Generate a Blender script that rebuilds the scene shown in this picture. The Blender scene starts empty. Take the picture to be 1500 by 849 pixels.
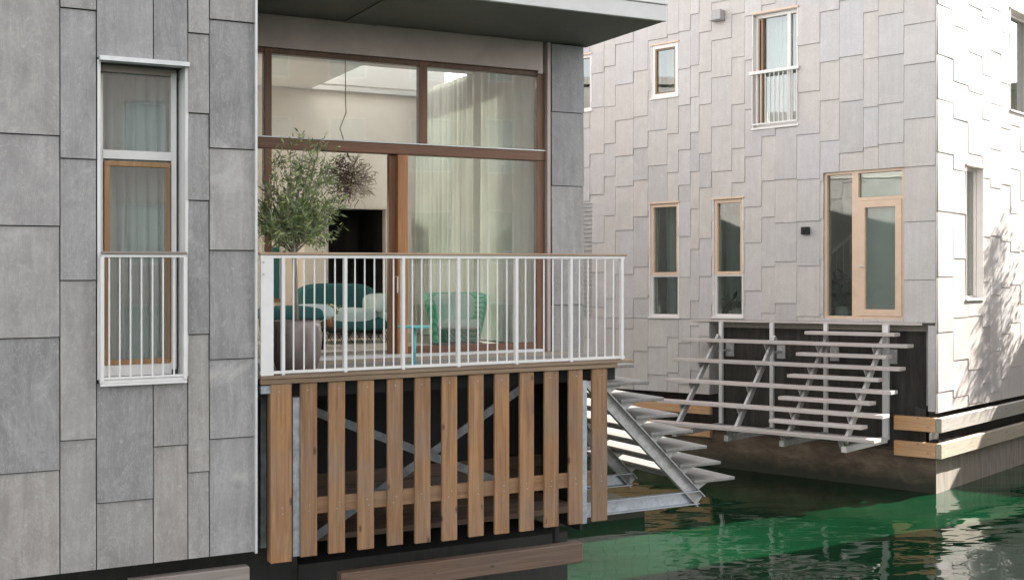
import bpy, bmesh, math, random
from mathutils import Vector, Matrix
random.seed(7)
S = bpy.context.scene
COL = S.collection
F_PX, HZ, CAMZ = 1720.0, 408.0, 3.7
R = math.radians

# ------------------------------------------------------------------ frames
class Frame:
    """A house's own axes: a along the wall, z up, t outwards. u carries the slight list of a floating house."""
    def __init__(s, o, u, n):
        s.o, s.u, s.n = Vector(o), Vector(u), Vector(n)
    def P(s, a, z, t=0.0):
        p = s.o + s.u*a + s.n*t
        return Vector((p.x, p.y, p.z + z))
    def pix(s, px, py, t=0.0):
        rx, rz = (px-750)/F_PX, -(py-HZ)/F_PX
        o, u, n = s.o, s.u, s.n
        a = (rx*(o.y+t*n.y) - o.x - t*n.x)/(u.x - rx*u.y)
        k = o.y + a*u.y + t*n.y
        return a, CAMZ + k*rz - a*u.z - o.z
    def A(s, px, t=0.0): return s.pix(px, 400, t)[0]
    def Z(s, px, py, t=0.0): return s.pix(px, py, t)[1]

thA = math.atan2(1720, 3250)
_y = 10.73/1.1153
FA = Frame(((375-750)/F_PX*_y, _y, 0), (math.cos(thA), math.sin(thA), .006), (math.sin(thA), -math.cos(thA), 0))
uB = Vector((.747, -.665, 0)).normalized(); nB = Vector((uB.y, -uB.x, 0))
FB = Frame((.3616*20.23, 20.23, 0), (uB.x, uB.y, .0089), (nB.x, nB.y, 0))          # front of the far house, a < 0
FG = Frame((.3616*20.23, 20.23, 0), (-nB.x, -nB.y, -.002), (uB.x, uB.y, 0))        # its sunlit side, a > 0 going back

# ------------------------------------------------------------------ mesh builder
def root_loc(o):
    while o.parent: o = o.parent
    return Vector(o.location)

class MB:
    def __init__(s): s.v, s.f, s.m = [], [], []; s.smooth = False
    def add(s, vs, fs, mi=0):
        b = len(s.v); s.v += [Vector(p) for p in vs]
        for f in fs: s.f.append([b+i for i in f]); s.m.append(mi)
        return s
    def hexa(s, p, mi=0):
        return s.add(p, [(0,3,2,1),(4,5,6,7),(0,1,5,4),(1,2,6,5),(2,3,7,6),(3,0,4,7)], mi)
    def box(s, fr, a0, a1, z0, z1, t0, t1, mi=0):
        if a0 > a1: a0, a1 = a1, a0
        if z0 > z1: z0, z1 = z1, z0
        if t0 > t1: t0, t1 = t1, t0
        P = fr.P
        return s.hexa([P(a0,z0,t1),P(a1,z0,t1),P(a1,z0,t0),P(a0,z0,t0),P(a0,z1,t1),P(a1,z1,t1),P(a1,z1,t0),P(a0,z1,t0)], mi)
    def shingle(s, fr, a0, a1, z0, z1, zb, zt, lift, th=.012, base=0.0, skew=0.0):
        """slab whose foot stands proud: lift at zb, nothing at zt"""
        def t(z, a): return base + lift*(1-(z-zb)/(zt-zb)) + skew*(a-a0)
        P = fr.P
        return s.hexa([P(a0,z0,t(z0,a0)+th),P(a1,z0,t(z0,a1)+th),P(a1,z0,t(z0,a1)),P(a0,z0,t(z0,a0)),
                       P(a0,z1,t(z1,a0)+th),P(a1,z1,t(z1,a1)+th),P(a1,z1,t(z1,a1)),P(a0,z1,t(z1,a0))])
    def prism(s, pts0, pts1, mi=0):
        n = len(pts0)
        return s.add(list(pts0)+list(pts1), [tuple(range(n-1,-1,-1)), tuple(range(n,2*n))] +
                     [(i,(i+1)%n,n+(i+1)%n,n+i) for i in range(n)], mi)
    def bar(s, p, q, w, h, up=(0,0,1), mi=0):
        p, q = Vector(p), Vector(q); d = (q-p).normalized(); up = Vector(up)
        x = d.cross(up)
        if x.length < 1e-4: x = d.cross(Vector((0,1,0)))
        x.normalize(); y = x.cross(d)
        c = [x*(i*w/2)+y*(j*h/2) for i,j in ((-1,-1),(1,-1),(1,1),(-1,1))]
        return s.prism([p+k for k in c], [q+k for k in c], mi)
    def tube(s, pts, r, n=8, mi=0):
        pts = [Vector(p) for p in pts]; rs = r if isinstance(r,(list,tuple)) else [r]*len(pts)
        b = len(s.v)
        for i,p in enumerate(pts):
            d = (pts[min(i+1,len(pts)-1)]-pts[max(i-1,0)]).normalized()
            x = d.cross(Vector((.13,.21,1)) if abs(d.z)<.95 else Vector((1,.1,0))).normalized(); y = d.cross(x)
            s.v += [p+(x*math.cos(2*math.pi*k/n)+y*math.sin(2*math.pi*k/n))*rs[i] for k in range(n)]
        for i in range(len(pts)-1):
            for k in range(n):
                s.f.append([b+i*n+k, b+i*n+(k+1)%n, b+(i+1)*n+(k+1)%n, b+(i+1)*n+k]); s.m.append(mi)
        s.f.append([b+k for k in range(n-1,-1,-1)]); s.m.append(mi)
        e = b+(len(pts)-1)*n; s.f.append([e+k for k in range(n)]); s.m.append(mi)
        return s
    def lathe(s, c, prof, n=32, mi=0):
        b = len(s.v); c = Vector(c)
        for r,z in prof:
            s.v += [c+Vector((r*math.cos(2*math.pi*k/n), r*math.sin(2*math.pi*k/n), z)) for k in range(n)]
        for i in range(len(prof)-1):
            for k in range(n):
                s.f.append([b+i*n+k, b+i*n+(k+1)%n, b+(i+1)*n+(k+1)%n, b+(i+1)*n+k]); s.m.append(mi)
        s.f.append([b+k for k in range(n-1,-1,-1)]); s.m.append(mi)
        e = b+(len(prof)-1)*n; s.f.append([e+k for k in range(n)]); s.m.append(mi)
        return s
    def pillow(s, c, x, y, z, e1=.5, e2=.5, nu=18, nv=28, mi=0):
        """rounded cushion: superellipsoid with half axes x, y, z"""
        def pw(v,e): return math.copysign(abs(v)**e, v)
        c,x,y,z = map(Vector,(c,x,y,z)); b = len(s.v)
        for i in range(nu+1):
            f = -math.pi/2+math.pi*i/nu
            for j in range(nv):
                g = 2*math.pi*j/nv
                s.v.append(c + x*pw(math.cos(f),e1)*pw(math.cos(g),e2) + y*pw(math.cos(f),e1)*pw(math.sin(g),e2) + z*pw(math.sin(f),e1))
        for i in range(nu):
            for j in range(nv):
                s.f.append([b+i*nv+j, b+i*nv+(j+1)%nv, b+(i+1)*nv+(j+1)%nv, b+(i+1)*nv+j]); s.m.append(mi)
        return s
    def build(s, name, mats, parent=None, bevel=0, smooth=False, loc=None):
        if not isinstance(mats,(list,tuple)): mats = [mats]
        if parent is not None: L = root_loc(parent)
        elif loc is not None: L = Vector(loc)
        else:
            n = len(s.v); L = Vector((sum(v.x for v in s.v)/n, sum(v.y for v in s.v)/n, min(v.z for v in s.v)))
        me = bpy.data.meshes.new(name)
        me.from_pydata([tuple(v-L) for v in s.v], [], s.f)
        for m in mats: me.materials.append(m)
        me.polygons.foreach_set('material_index', s.m)
        if smooth: me.polygons.foreach_set('use_smooth', [True]*len(s.f))
        me.update()
        o = bpy.data.objects.new(name, me); COL.objects.link(o)
        if parent is not None: o.parent = parent
        else: o.location = L
        if bevel:
            b = o.modifiers.new('bevel','BEVEL'); b.width = bevel; b.segments = 1; b.limit_method = 'ANGLE'
        return o

def tag(o, label, cat, group=None, kind=None):
    o['label'] = label
    if cat: o['category'] = cat
    if group: o['group'] = group
    if kind: o['kind'] = kind
    return o
def thing(name, loc, label, cat, group=None):
    o = bpy.data.objects.new(name, None); COL.objects.link(o); o.location = loc; o.empty_display_size = .2
    return tag(o, label, cat, group)

def rect_sub(rs, h):
    out = []
    for (a0,a1,z0,z1) in rs:
        b0,b1,y0,y1 = h
        if b1<=a0 or b0>=a1 or y1<=z0 or y0>=z1: out.append((a0,a1,z0,z1)); continue
        if y0>z0: out.append((a0,a1,z0,y0))
        if y1<z1: out.append((a0,a1,y1,z1))
        m0,m1 = max(z0,y0),min(z1,y1)
        if b0>a0: out.append((a0,b0,m0,m1))
        if b1<a1: out.append((b1,a1,m0,m1))
    return out
def wall_boxes(mb, fr, a0,a1,z0,z1,t0,t1, holes, mi=0):
    rs = [(a0,a1,z0,z1)]
    for h in holes: rs = rect_sub(rs,h)
    for r in rs: mb.box(fr, *r, t0, t1, mi)

# ------------------------------------------------------------------ materials
def nt(name):
    m = bpy.data.materials.new(name); m.use_nodes = True
    t = m.node_tree; t.nodes.clear()
    out = t.nodes.new('ShaderNodeOutputMaterial'); b = t.nodes.new('ShaderNodeBsdfPrincipled')
    t.links.new(b.outputs[0], out.inputs[0])
    return m, t, b, out
def N(t, k, **kw):
    n = t.nodes.new('ShaderNode'+k)
    for a,v in kw.items():
        if a in ('operation','blend_type','data_type','noise_dimensions','feature','wave_type','bands_direction','clamp','attribute_name'): setattr(n,a,v)
        else: n.inputs[a].default_value = v
    return n
def ramp(t, fac, stops):
    r = t.nodes.new('ShaderNodeValToRGB'); e = r.color_ramp.elements
    while len(e) < len(stops): e.new(.5)
    for i,(p,c) in enumerate(stops):
        e[i].position = p; e[i].color = (*c,1) if len(c)==3 else c
    t.links.new(fac, r.inputs[0]); return r.outputs[0]
def coords(t, scale=(1,1,1), rot=0.0, island=False):
    tc = t.nodes.new('ShaderNodeTexCoord'); src = tc.outputs['Object']
    if rot:
        m0 = t.nodes.new('ShaderNodeMapping'); m0.inputs['Rotation'].default_value = (0,0,rot)
        t.links.new(src, m0.inputs[0]); src = m0.outputs[0]
    if island:
        g = t.nodes.new('ShaderNodeNewGeometry')
        ml = N(t,'Math',operation='MULTIPLY'); ml.inputs[1].default_value = 97.0
        t.links.new(g.outputs['Random Per Island'], ml.inputs[0])
        ad = t.nodes.new('ShaderNodeVectorMath'); ad.operation='ADD'
        t.links.new(src, ad.inputs[0]); t.links.new(ml.outputs[0], ad.inputs[1]); src = ad.outputs[0]
    mp = t.nodes.new('ShaderNodeMapping'); mp.inputs['Scale'].default_value = scale
    t.links.new(src, mp.inputs[0]); return mp.outputs[0]
def noise(t, vec, scale, detail=4, rough=.55, dist=0.0):
    n = N(t,'TexNoise'); n.inputs['Scale'].default_value = scale; n.inputs['Detail'].default_value = detail
    n.inputs['Roughness'].default_value = rough; n.inputs['Distortion'].default_value = dist
    t.links.new(vec, n.inputs['Vector']); return n.outputs['Fac']
def mix(t, fac, a, b, blend='MIX'):
    m = t.nodes.new('ShaderNodeMix'); m.data_type='RGBA'; m.blend_type = blend
    for sock,v in ((m.inputs[0],fac),(m.inputs[6],a),(m.inputs[7],b)):
        if hasattr(v,'is_linked') or hasattr(v,'links'): t.links.new(v, sock)
        else: sock.default_value = v if not isinstance(v,tuple) else (*v,1)[:4]
    return m.outputs[2]
def bump(t, b, h, strength=.3, dist=.01):
    n = N(t,'Bump'); n.inputs['Strength'].default_value = strength; n.inputs['Distance'].default_value = dist
    t.links.new(h, n.inputs['Height']); t.links.new(n.outputs[0], b.inputs['Normal'])
def maprange(t, v, a,b,c,d):
    n = N(t,'MapRange'); n.inputs[1].default_value=a; n.inputs[2].default_value=b; n.inputs[3].default_value=c; n.inputs[4].default_value=d
    t.links.new(v, n.inputs[0]); return n.outputs[0]

def slate(name, dark, mid, light, tone=.25, stain=.5, rough=.55):
    m,t,b,_ = nt(name)
    v = coords(t, (1,1,1), island=True)
    vs = coords(t, (9,9,.7), island=True)
    streak = noise(t, vs, 1.6, 5, .6, .4)
    cloud = noise(t, v, 2.3, 6, .62, .8)
    fine = noise(t, v, 38, 3, .6)
    s = N(t,'Math',operation='MULTIPLY_ADD'); t.links.new(streak,s.inputs[0]); s.inputs[1].default_value=.45
    sc = N(t,'Math',operation='MULTIPLY'); t.links.new(cloud,sc.inputs[0]); sc.inputs[1].default_value=.55
    t.links.new(sc.outputs[0], s.inputs[2])
    c = ramp(t, s.outputs[0], [(.28,dark),(.5,mid),(.72,light)])
    g = t.nodes.new('ShaderNodeNewGeometry')
    tn = ramp(t, g.outputs['Random Per Island'], [(0,(1-tone,1-tone*.97,1-tone*.88)),(.22,(1-tone*.3,1-tone*.3,1-tone*.3)),(.45,(1.02,.985,.94)),(.62,(1-tone*.25,1-tone*.14,1.03)),(.8,(1.0,.97,.93)),(1,(1+tone*.35,)*3)])
    c = mix(t, 1.0, c, tn, 'MULTIPLY')
    # pale mineral bloom and vein-like quarry marks, each slab its own
    vein = noise(t, coords(t,(2.2,2.2,.55),island=True), 3.2, 8, .7, 2.2)
    vm = ramp(t, vein, [(.485,(0,0,0)),(.5,(1,1,1)),(.515,(0,0,0))])
    vf = N(t,'Math',operation='MULTIPLY'); t.links.new(vm,vf.inputs[0]); vf.inputs[1].default_value=.16*stain
    c = mix(t, vf.outputs[0], c, (min(1,light[0]*1.5),min(1,light[1]*1.5),min(1,light[2]*1.45)))
    bl = ramp(t, noise(t, v, 1.1, 5, .65, 1.4), [(.58,(0,0,0)),(.75,(1,1,1))])
    bf = N(t,'Math',operation='MULTIPLY'); t.links.new(bl,bf.inputs[0]); bf.inputs[1].default_value=.35*stain
    c = mix(t, bf.outputs[0], c, (light[0]*1.25,light[1]*1.25,light[2]*1.22))
    sp = N(t,'TexVoronoi'); sp.inputs['Scale'].default_value = 5.5
    t.links.new(v, sp.inputs['Vector'])
    sm = ramp(t, sp.outputs['Distance'], [(.03,(1,1,1)),(.10,(0,0,0))])
    sf = N(t,'Math',operation='MULTIPLY'); t.links.new(sm,sf.inputs[0]); sf.inputs[1].default_value=.16*stain
    c = mix(t, sf.outputs[0], c, (light[0]*1.3,)*3)
    fn = maprange(t, fine, .3,.7,.94,1.06)
    c = mix(t, 1.0, c, fn, 'MULTIPLY')
    t.links.new(c, b.inputs['Base Color'])
    rr = maprange(t, cloud, .3,.7, rough-.1, rough+.12); t.links.new(rr, b.inputs['Roughness'])
    b.inputs['Specular IOR Level'].default_value = .4
    h = N(t,'Math',operation='ADD'); t.links.new(streak,h.inputs[0]); t.links.new(fine,h.inputs[1])
    bump(t, b, h.outputs[0], .25, .004)
    return m

def wood(name, dark, mid, light, axis='z', rot=0.0, knots=True, weather=.0, rough=.65, even=False, mild=False):
    m,t,b,_ = nt(name)
    sc = {'z':(11,11,.55),'x':(.55,11,11)}[axis]
    v = coords(t, sc, rot, island=True)
    gr = noise(t, v, 2.4, 6, .65, 1.0)
    big = noise(t, coords(t,(1,1,1),rot,island=True), 1.7, 3)
    c = ramp(t, gr, [(.25,dark),(.5,mid),(.75,light)])
    g = t.nodes.new('ShaderNodeNewGeometry'); oi = t.nodes.new('ShaderNodeObjectInfo')
    ad = N(t,'Math',operation='ADD'); t.links.new(oi.outputs['Random'],ad.inputs[0]); t.links.new(g.outputs['Random Per Island'],ad.inputs[1])
    fr = N(t,'Math',operation='FRACT'); t.links.new(ad.outputs[0],fr.inputs[0])
    tn = ramp(t, fr.outputs[0], [(0,(.95,.95,.95)),(1,(1.05,1.05,1.05))] if even else [(0,(.84,.86,.90)),(.4,(.95,.96,.96)),(.75,(1.05,1.02,.95)),(1,(1.12,1.07,.97))] if mild else [(0,(.70,.78,.88)),(.3,(.86,.90,.98)),(.6,(1.0,1.0,.96)),(.8,(1.12,1.06,.90)),(1,(1.22,1.12,.92))])
    c = mix(t, 1.0, c, tn, 'MULTIPLY')
    if weather:
        w = ramp(t, big, [(.4,(0,0,0)),(.65,(1,1,1))])
        wf = N(t,'Math',operation='MULTIPLY'); t.links.new(w,wf.inputs[0]); wf.inputs[1].default_value=weather
        l = sum(mid)/3; c = mix(t, wf.outputs[0], c, (l*1.05,l*1.0,l*.93))
    if knots:
        kv = N(t,'TexVoronoi'); kv.inputs['Scale'].default_value = 2.6 if axis=='z' else 3
        k2 = coords(t, (2.2,0.02,.9) if axis=='z' else (.9,0.02,2.2), rot, island=True); t.links.new(k2, kv.inputs['Vector'])
        km = ramp(t, kv.outputs['Distance'], [(.05,(1,1,1)),(.10,(0,0,0))])
        kf = N(t,'Math',operation='MULTIPLY'); t.links.new(km,kf.inputs[0]); kf.inputs[1].default_value=.8
        c = mix(t, kf.outputs[0], c, (dark[0]*.3,dark[1]*.28,dark[2]*.28))
    t.links.new(c, b.inputs['Base Color']); b.inputs['Roughness'].default_value = rough
    bump(t, b, gr, .3, .003)
    return m

def plain(name, col, rough=.5, metal=0.0, var=.12, scale=6, streak=False, bumps=.08, spec=.5):
    m,t,b,_ = nt(name)
    v = coords(t, (4,4,.5) if streak else (1,1,1), island=True)
    n = noise(t, v, scale, 5, .6, .5)
    f = maprange(t, n, .3,.7,1-var,1+var)
    c = mix(t, 1.0, (*col,1), f, 'MULTIPLY'); t.links.new(c, b.inputs['Base Color'])
    r = maprange(t, n, .3,.7,max(.02,rough-.08),min(1,rough+.08)); t.links.new(r, b.inputs['Roughness'])
    b.inputs['Metallic'].default_value = metal; b.inputs['Specular IOR Level'].default_value = spec
    if bumps: bump(t, b, n, bumps, .004)
    return m

def glass(name, tint=(.93,.95,.93), base=.055, rough=.0, wobble=.02):
    m = bpy.data.materials.new(name); m.use_nodes = True; t = m.node_tree; t.nodes.clear()
    out = t.nodes.new('ShaderNodeOutputMaterial'); mx = t.nodes.new('ShaderNodeMixShader')
    tr = t.nodes.new('ShaderNodeBsdfTransparent'); tr.inputs[0].default_value = (*tint,1)
    gl = t.nodes.new('ShaderNodeBsdfGlossy'); gl.inputs['Roughness'].default_value = rough
    lw = t.nodes.new('ShaderNodeLayerWeight'); lw.inputs['Blend'].default_value = .5
    pw = N(t,'Math',operation='POWER'); t.links.new(lw.outputs['Facing'],pw.inputs[0]); pw.inputs[1].default_value = 4.0
    ma = N(t,'Math',operation='MULTIPLY_ADD'); t.links.new(pw.outputs[0],ma.inputs[0]); ma.inputs[1].default_value=1-base; ma.inputs[2].default_value=base
    v = coords(t,(1,1,1)); n = noise(t, v, 1.3, 2)
    bp = N(t,'Bump'); bp.inputs['Strength'].default_value=wobble; bp.inputs['Distance'].default_value=.1; t.links.new(n,bp.inputs['Height'])
    t.links.new(bp.outputs[0], gl.inputs['Normal'])
    t.links.new(ma.outputs[0], mx.inputs[0]); t.links.new(tr.outputs[0], mx.inputs[1]); t.links.new(gl.outputs[0], mx.inputs[2])
    t.links.new(mx.outputs[0], out.inputs[0]); return m

def cloth(name, col, trans=.5, weave=220, alpha=0.0):
    m,t,b,out = nt(name)
    v = coords(t); n = noise(t, v, 3, 3)
    f = maprange(t, n, .3,.7,.93,1.05)
    c = mix(t, 1.0, (*col,1), f, 'MULTIPLY'); t.links.new(c, b.inputs['Base Color']); b.inputs['Roughness'].default_value=.9
    b.inputs['Specular IOR Level'].default_value=.15
    w = N(t,'TexNoise'); w.inputs['Scale'].default_value = weave; t.links.new(v,w.inputs['Vector']); bump(t,b,w.outputs['Fac'],.15,.002)
    if trans:
        tl = t.nodes.new('ShaderNodeBsdfTranslucent'); t.links.new(c, tl.inputs[0])
        mx = t.nodes.new('ShaderNodeMixShader'); mx.inputs[0].default_value = trans
        t.links.new(b.outputs[0],mx.inputs[1]); t.links.new(tl.outputs[0],mx.inputs[2]); last = mx
        if alpha:
            tp = t.nodes.new('ShaderNodeBsdfTransparent'); m2 = t.nodes.new('ShaderNodeMixShader'); m2.inputs[0].default_value = alpha
            t.links.new(mx.outputs[0],m2.inputs[1]); t.links.new(tp.outputs[0],m2.inputs[2]); last = m2
        t.links.new(last.outputs[0], out.inputs[0])
    return m

def leafmat(name, c1, c2, c3):
    m,t,b,out = nt(name)
    g = t.nodes.new('ShaderNodeNewGeometry')
    c = ramp(t, g.outputs['Random Per Island'], [(0,c1),(.5,c2),(1,c3)])
    c = mix(t, g.outputs['Backfacing'], c, mix(t,.5,c,(.22,.26,.20)))
    t.links.new(c,b.inputs['Base Color']); b.inputs['Roughness'].default_value=.45
    tl = t.nodes.new('ShaderNodeBsdfTranslucent'); t.links.new(c,tl.inputs[0])
    mx = t.nodes.new('ShaderNodeMixShader'); mx.inputs[0].default_value=.3
    t.links.new(b.outputs[0],mx.inputs[1]); t.links.new(tl.outputs[0],mx.inputs[2]); t.links.new(mx.outputs[0],out.inputs[0])
    return m

M = {}
M['slateA'] = slate('grey_slate', (.185,.175,.172), (.262,.250,.245), (.345,.332,.325), .27, 2.2)
M['slateB'] = slate('bounce_lit_slate', (.405,.376,.362), (.46,.43,.415), (.53,.498,.482), .12, .8, .5)  # far house slate made paler to carry its bounce light
M['gap'] = plain('dark_backing', (.02,.02,.021), .8, 0, .2)
M['white_metal'] = plain('white_painted_metal', (.62,.605,.59), .38, 0, .05, 5)
M['alu'] = plain('pale_aluminium', (.60,.60,.60), .4, .35, .08, 8)
M['fascia'] = plain('pale_fascia', (.50,.49,.48), .45, .2, .08, 5)
M['header'] = plain('taupe_metal', (.39,.315,.285), .38, .15, .12, 2)
M['galv'] = plain('galvanised_steel', (.36,.38,.41), .42, .55, .25, 14)
M['galvdirty'] = plain('weathered_galvanised_steel', (.42,.41,.40), .55, .3, .3, 18)
M['soffit'] = plain('dark_fibre_soffit', (.15,.143,.128), .6, 0, .25, 3)
M['rail_timber'] = wood('weathered_rail_timber', (.16,.11,.08), (.26,.19,.15), (.34,.27,.21), 'x', -thA, False)
M['frame_timber'] = wood('dark_red_window_timber', (.085,.038,.02), (.15,.068,.034), (.21,.10,.05), 'z', 0, False, rough=.4)
M['frame_timber_x'] = wood('dark_red_transom_timber', (.085,.038,.02), (.15,.068,.034), (.21,.10,.05), 'x', -thA, False, rough=.4)
M['door_timber'] = wood('orange_door_timber', (.20,.085,.035), (.32,.145,.065), (.42,.21,.10), 'z', 0, False, rough=.4)
M['oak'] = wood('brown_sash_timber', (.17,.095,.045), (.26,.15,.075), (.34,.21,.11), 'z', 0, False, rough=.45)
M['larch'] = wood('larch_slat', (.135,.062,.026), (.25,.130,.058), (.35,.20,.098), 'z', -thA, True, .3, mild=True)
M['larch_x'] = wood('larch_board', (.17,.08,.032), (.28,.145,.065), (.37,.21,.10), 'x', -thA, True, .3, mild=True)
M['larchB'] = wood('larch_fender', (.36,.19,.10), (.50,.29,.16), (.58,.37,.22), 'x', math.atan2(.665,.747), True, .2)
M['larchG'] = wood('grey_larch_fender', (.27,.235,.20), (.36,.32,.28), (.44,.395,.35), 'x', -math.atan2(.747,.665), True, .3)
M['fenderA'] = wood('brown_fender', (.075,.040,.024), (.125,.072,.045), (.18,.11,.072), 'x', -thA, True, .3)
M['fenderA2'] = wood('pale_brown_fender', (.20,.14,.10), (.30,.22,.17), (.38,.30,.24), 'x', -thA, True, .3)
M['deck'] = wood('grey_deck_board', (.15,.125,.11), (.225,.195,.175), (.30,.27,.25), 'x', -thA, False)
M['deck_edge'] = wood('brown_deck_edge', (.10,.065,.042), (.18,.125,.085), (.27,.20,.145), 'x', -thA, False)
M['treadB'] = wood('weathered_tread', (.36,.31,.285), (.46,.405,.38), (.56,.505,.48), 'x', math.atan2(.665,.747), False, even=True)
M['treadA'] = wood('silvered_tread', (.15,.14,.13), (.215,.205,.19), (.29,.275,.26), 'x', math.pi/2-thA, False, even=True)
M['pinkframe'] = plain('pale_timber_window_frame', (.62,.45,.33), .45, 0, .08, 5)
M['whiteframe'] = plain('offwhite_window_frame', (.68,.64,.61), .45, 0, .05, 5)
M['concrete'] = plain('dark_hull_concrete', (.028,.026,.024), .85, 0, .4, 3, True)
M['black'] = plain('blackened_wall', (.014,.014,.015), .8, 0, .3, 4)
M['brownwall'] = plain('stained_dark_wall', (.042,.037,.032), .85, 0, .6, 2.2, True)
M['glass'] = glass('window_glass', (.94,.955,.94), .15, 0, .010)
M['glassB'] = glass('distant_window_glass', (.76,.81,.78), .13, 0, .012)
M['plaster'] = plain('warm_plaster', (.80,.73,.65), .85, 0, .05, 3)
M['ceil'] = plain('white_plaster', (.84,.82,.79), .85, 0, .03, 3)
M['floor'] = wood('interior_floor', (.22,.19,.16), (.32,.28,.24), (.40,.36,.32), 'x', -thA, False)
M['curtain'] = cloth('sheer_curtain', (.66,.675,.62), .30, 220, .06)
M['curtainG'] = cloth('grey_blue_curtain', (.62,.66,.65), .3)
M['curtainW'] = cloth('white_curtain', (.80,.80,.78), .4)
M['teal'] = cloth('deep_teal_velvet', (.05,.15,.145), 0)
M['teal_pale'] = cloth('pale_teal_velvet', (.58,.70,.68), 0)
M['mint'] = cloth('pale_mint_cloth', (.68,.86,.78), 0)
M['turq'] = plain('turquoise_lacquer', (.10,.46,.45), .4, 0, .06)
M['blackmetal'] = plain('black_wire', (.02,.02,.02), .4, .5, .1)
M['rug'] = cloth('cream_rug', (.68,.62,.54), 0, 60)
M['pot'] = plain('bronze_planter', (.20,.165,.15), .38, .25, .25, 4)
M['soil'] = plain('potting_soil', (.05,.035,.025), .95, 0, .4, 20, bumps=.6)
M['bark'] = plain('olive_bark', (.22,.19,.16), .9, 0, .3, 16, True, .5)
M['olive'] = leafmat('olive_leaf', (.08,.125,.03), (.22,.28,.085), (.46,.49,.22))
M['birch'] = leafmat('birch_leaf', (.05,.09,.03), (.08,.13,.04), (.12,.18,.06))
M['twig'] = plain('twig_brown', (.13,.085,.06), .8, 0, .3, 12)
M['twigpale'] = plain('twig_straw', (.55,.47,.36), .8, 0, .2, 12)
M['petal'] = plain('cream_petal', (.75,.70,.45), .7, 0, .1)
M['copper'] = plain('copper_pot', (.30,.15,.09), .35, .5, .15)
M['greypanel'] = plain('louvre_grey', (.36,.34,.33), .6, 0, .1)
M['houseplant'] = leafmat('house_plant_leaf', (.03,.10,.03), (.05,.17,.05), (.10,.25,.08))
M['roof'] = plain('roof_membrane', (.12,.12,.12), .9, 0, .2)
M['facing2'] = plain('dark_red_render', (.16,.12,.10), .85, 0, .1, 3)
M['facing'] = plain('pinkish_render', (.48,.40,.37), .85, 0, .06, 3)

# woven green chair
m,t,b,_ = nt('green_woven_cord')
v = coords(t,(1,1,1))
w1 = N(t,'TexWave'); w1.inputs['Scale'].default_value=9; w1.bands_direction='DIAGONAL'; w1.inputs['Distortion'].default_value=.6; t.links.new(v,w1.inputs['Vector'])
w2 = N(t,'TexWave'); w2.inputs['Scale'].default_value=16; w2.bands_direction='Z'; t.links.new(v,w2.inputs['Vector'])
mm = N(t,'Math',operation='MULTIPLY'); t.links.new(w1.outputs['Fac'],mm.inputs[0]); t.links.new(w2.outputs['Fac'],mm.inputs[1])
c = ramp(t, mm.outputs[0], [(.05,(.03,.50,.28)),(.3,(.16,.82,.52)),(.8,(.42,.92,.70))])
t.links.new(c,b.inputs['Base Color']); b.inputs['Roughness'].default_value=.6; bump(t,b,mm.outputs[0],.6,.01)
M['weave'] = m

# stained hull of the far house (waterline marks)
m,t,b,_ = nt('stained_hull_concrete')
v = coords(t,(.8,.8,2.2)); n1 = noise(t, v, 1.6, 9, .74, .2); n2 = noise(t, coords(t,(1,1,1)), 2.5, 6, .65, 1)
c = ramp(t, n1, [(.3,(.05,.036,.025)),(.5,(.13,.092,.062)),(.7,(.24,.18,.125))])
sep = t.nodes.new('ShaderNodeSeparateXYZ'); gg = t.nodes.new('ShaderNodeNewGeometry'); t.links.new(gg.outputs['Position'],sep.inputs[0])
wob = N(t,'Math',operation='MULTIPLY_ADD'); t.links.new(n2,wob.inputs[0]); wob.inputs[1].default_value=-.35; t.links.new(sep.outputs['Z'],wob.inputs[2])
alg = ramp(t, maprange(t,wob.outputs[0],-.15,.35,0,1), [(.2,(1,1,1)),(.75,(0,0,0))])
c = mix(t, alg, c, (.028,.03,.016)); t.links.new(c,b.inputs['Base Color']); b.inputs['Roughness'].default_value=.8
bump(t,b,n2,.4,.02); M['hullB'] = m
m2 = plain('pale_hull_concrete', (.27,.235,.195), .8, 0, .3, 3, True); M['hullG'] = m2

# water
m,t,b,_ = nt('green_harbour_water')
b.inputs['Base Color'].default_value = (.012,.075,.036,1); b.inputs['Roughness'].default_value=.015; b.inputs['IOR'].default_value=1.333
v = coords(t,(1,1,1)); vv = coords(t,(.8,1.5,1), R(-12))
a1 = noise(t, vv, .5, 1.5, .4, .6); a2 = noise(t, vv, 1.9, 2, .4, .7)
ad = N(t,'Math',operation='MULTIPLY_ADD'); t.links.new(a2,ad.inputs[0]); ad.inputs[1].default_value=.17; t.links.new(a1,ad.inputs[2])
bump(t,b,ad.outputs[0],.25,.14)
cl = noise(t, v, .35, 3, .5, .5)
cc = ramp(t, cl, [(.35,(.0015,.017,.006)),(.65,(.0035,.032,.0125))]); t.links.new(cc,b.inputs['Base Color'])
M['water'] = m

# ================================================================== WATER
W = MB(); W.add([(-220,-120,0),(220,-120,0),(220,300,0),(-220,300,0)], [(0,1,2,3)])
w = W.build('water', M['water'], loc=(0,0,0)); w['kind']='structure'; w['label']='green rippled harbour water reflecting the houses'

# ================================================================== NEAR HOUSE (A)
TG, TH = -1.5, -1.42
AE = FA.A(857.5,TH)                    # right end of the house
AO = FA.A(976)                         # right end of its overhang
#                  # glazing plane, header / corner cladding plane
zD = FA.Z(657, 537.5)                  # deck top
zS = FA.Z(900, 22)                     # soffit level
HA = thing('slate_house', FA.P(1.5, 0, -4), 'dark grey slate clad floating house with tall timber glazing and a balcony', 'house')
zBot = FA.Z(300, 816)                  # foot of the slate wall
A0 = -7.0
ZT = CAMZ+3.1
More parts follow.
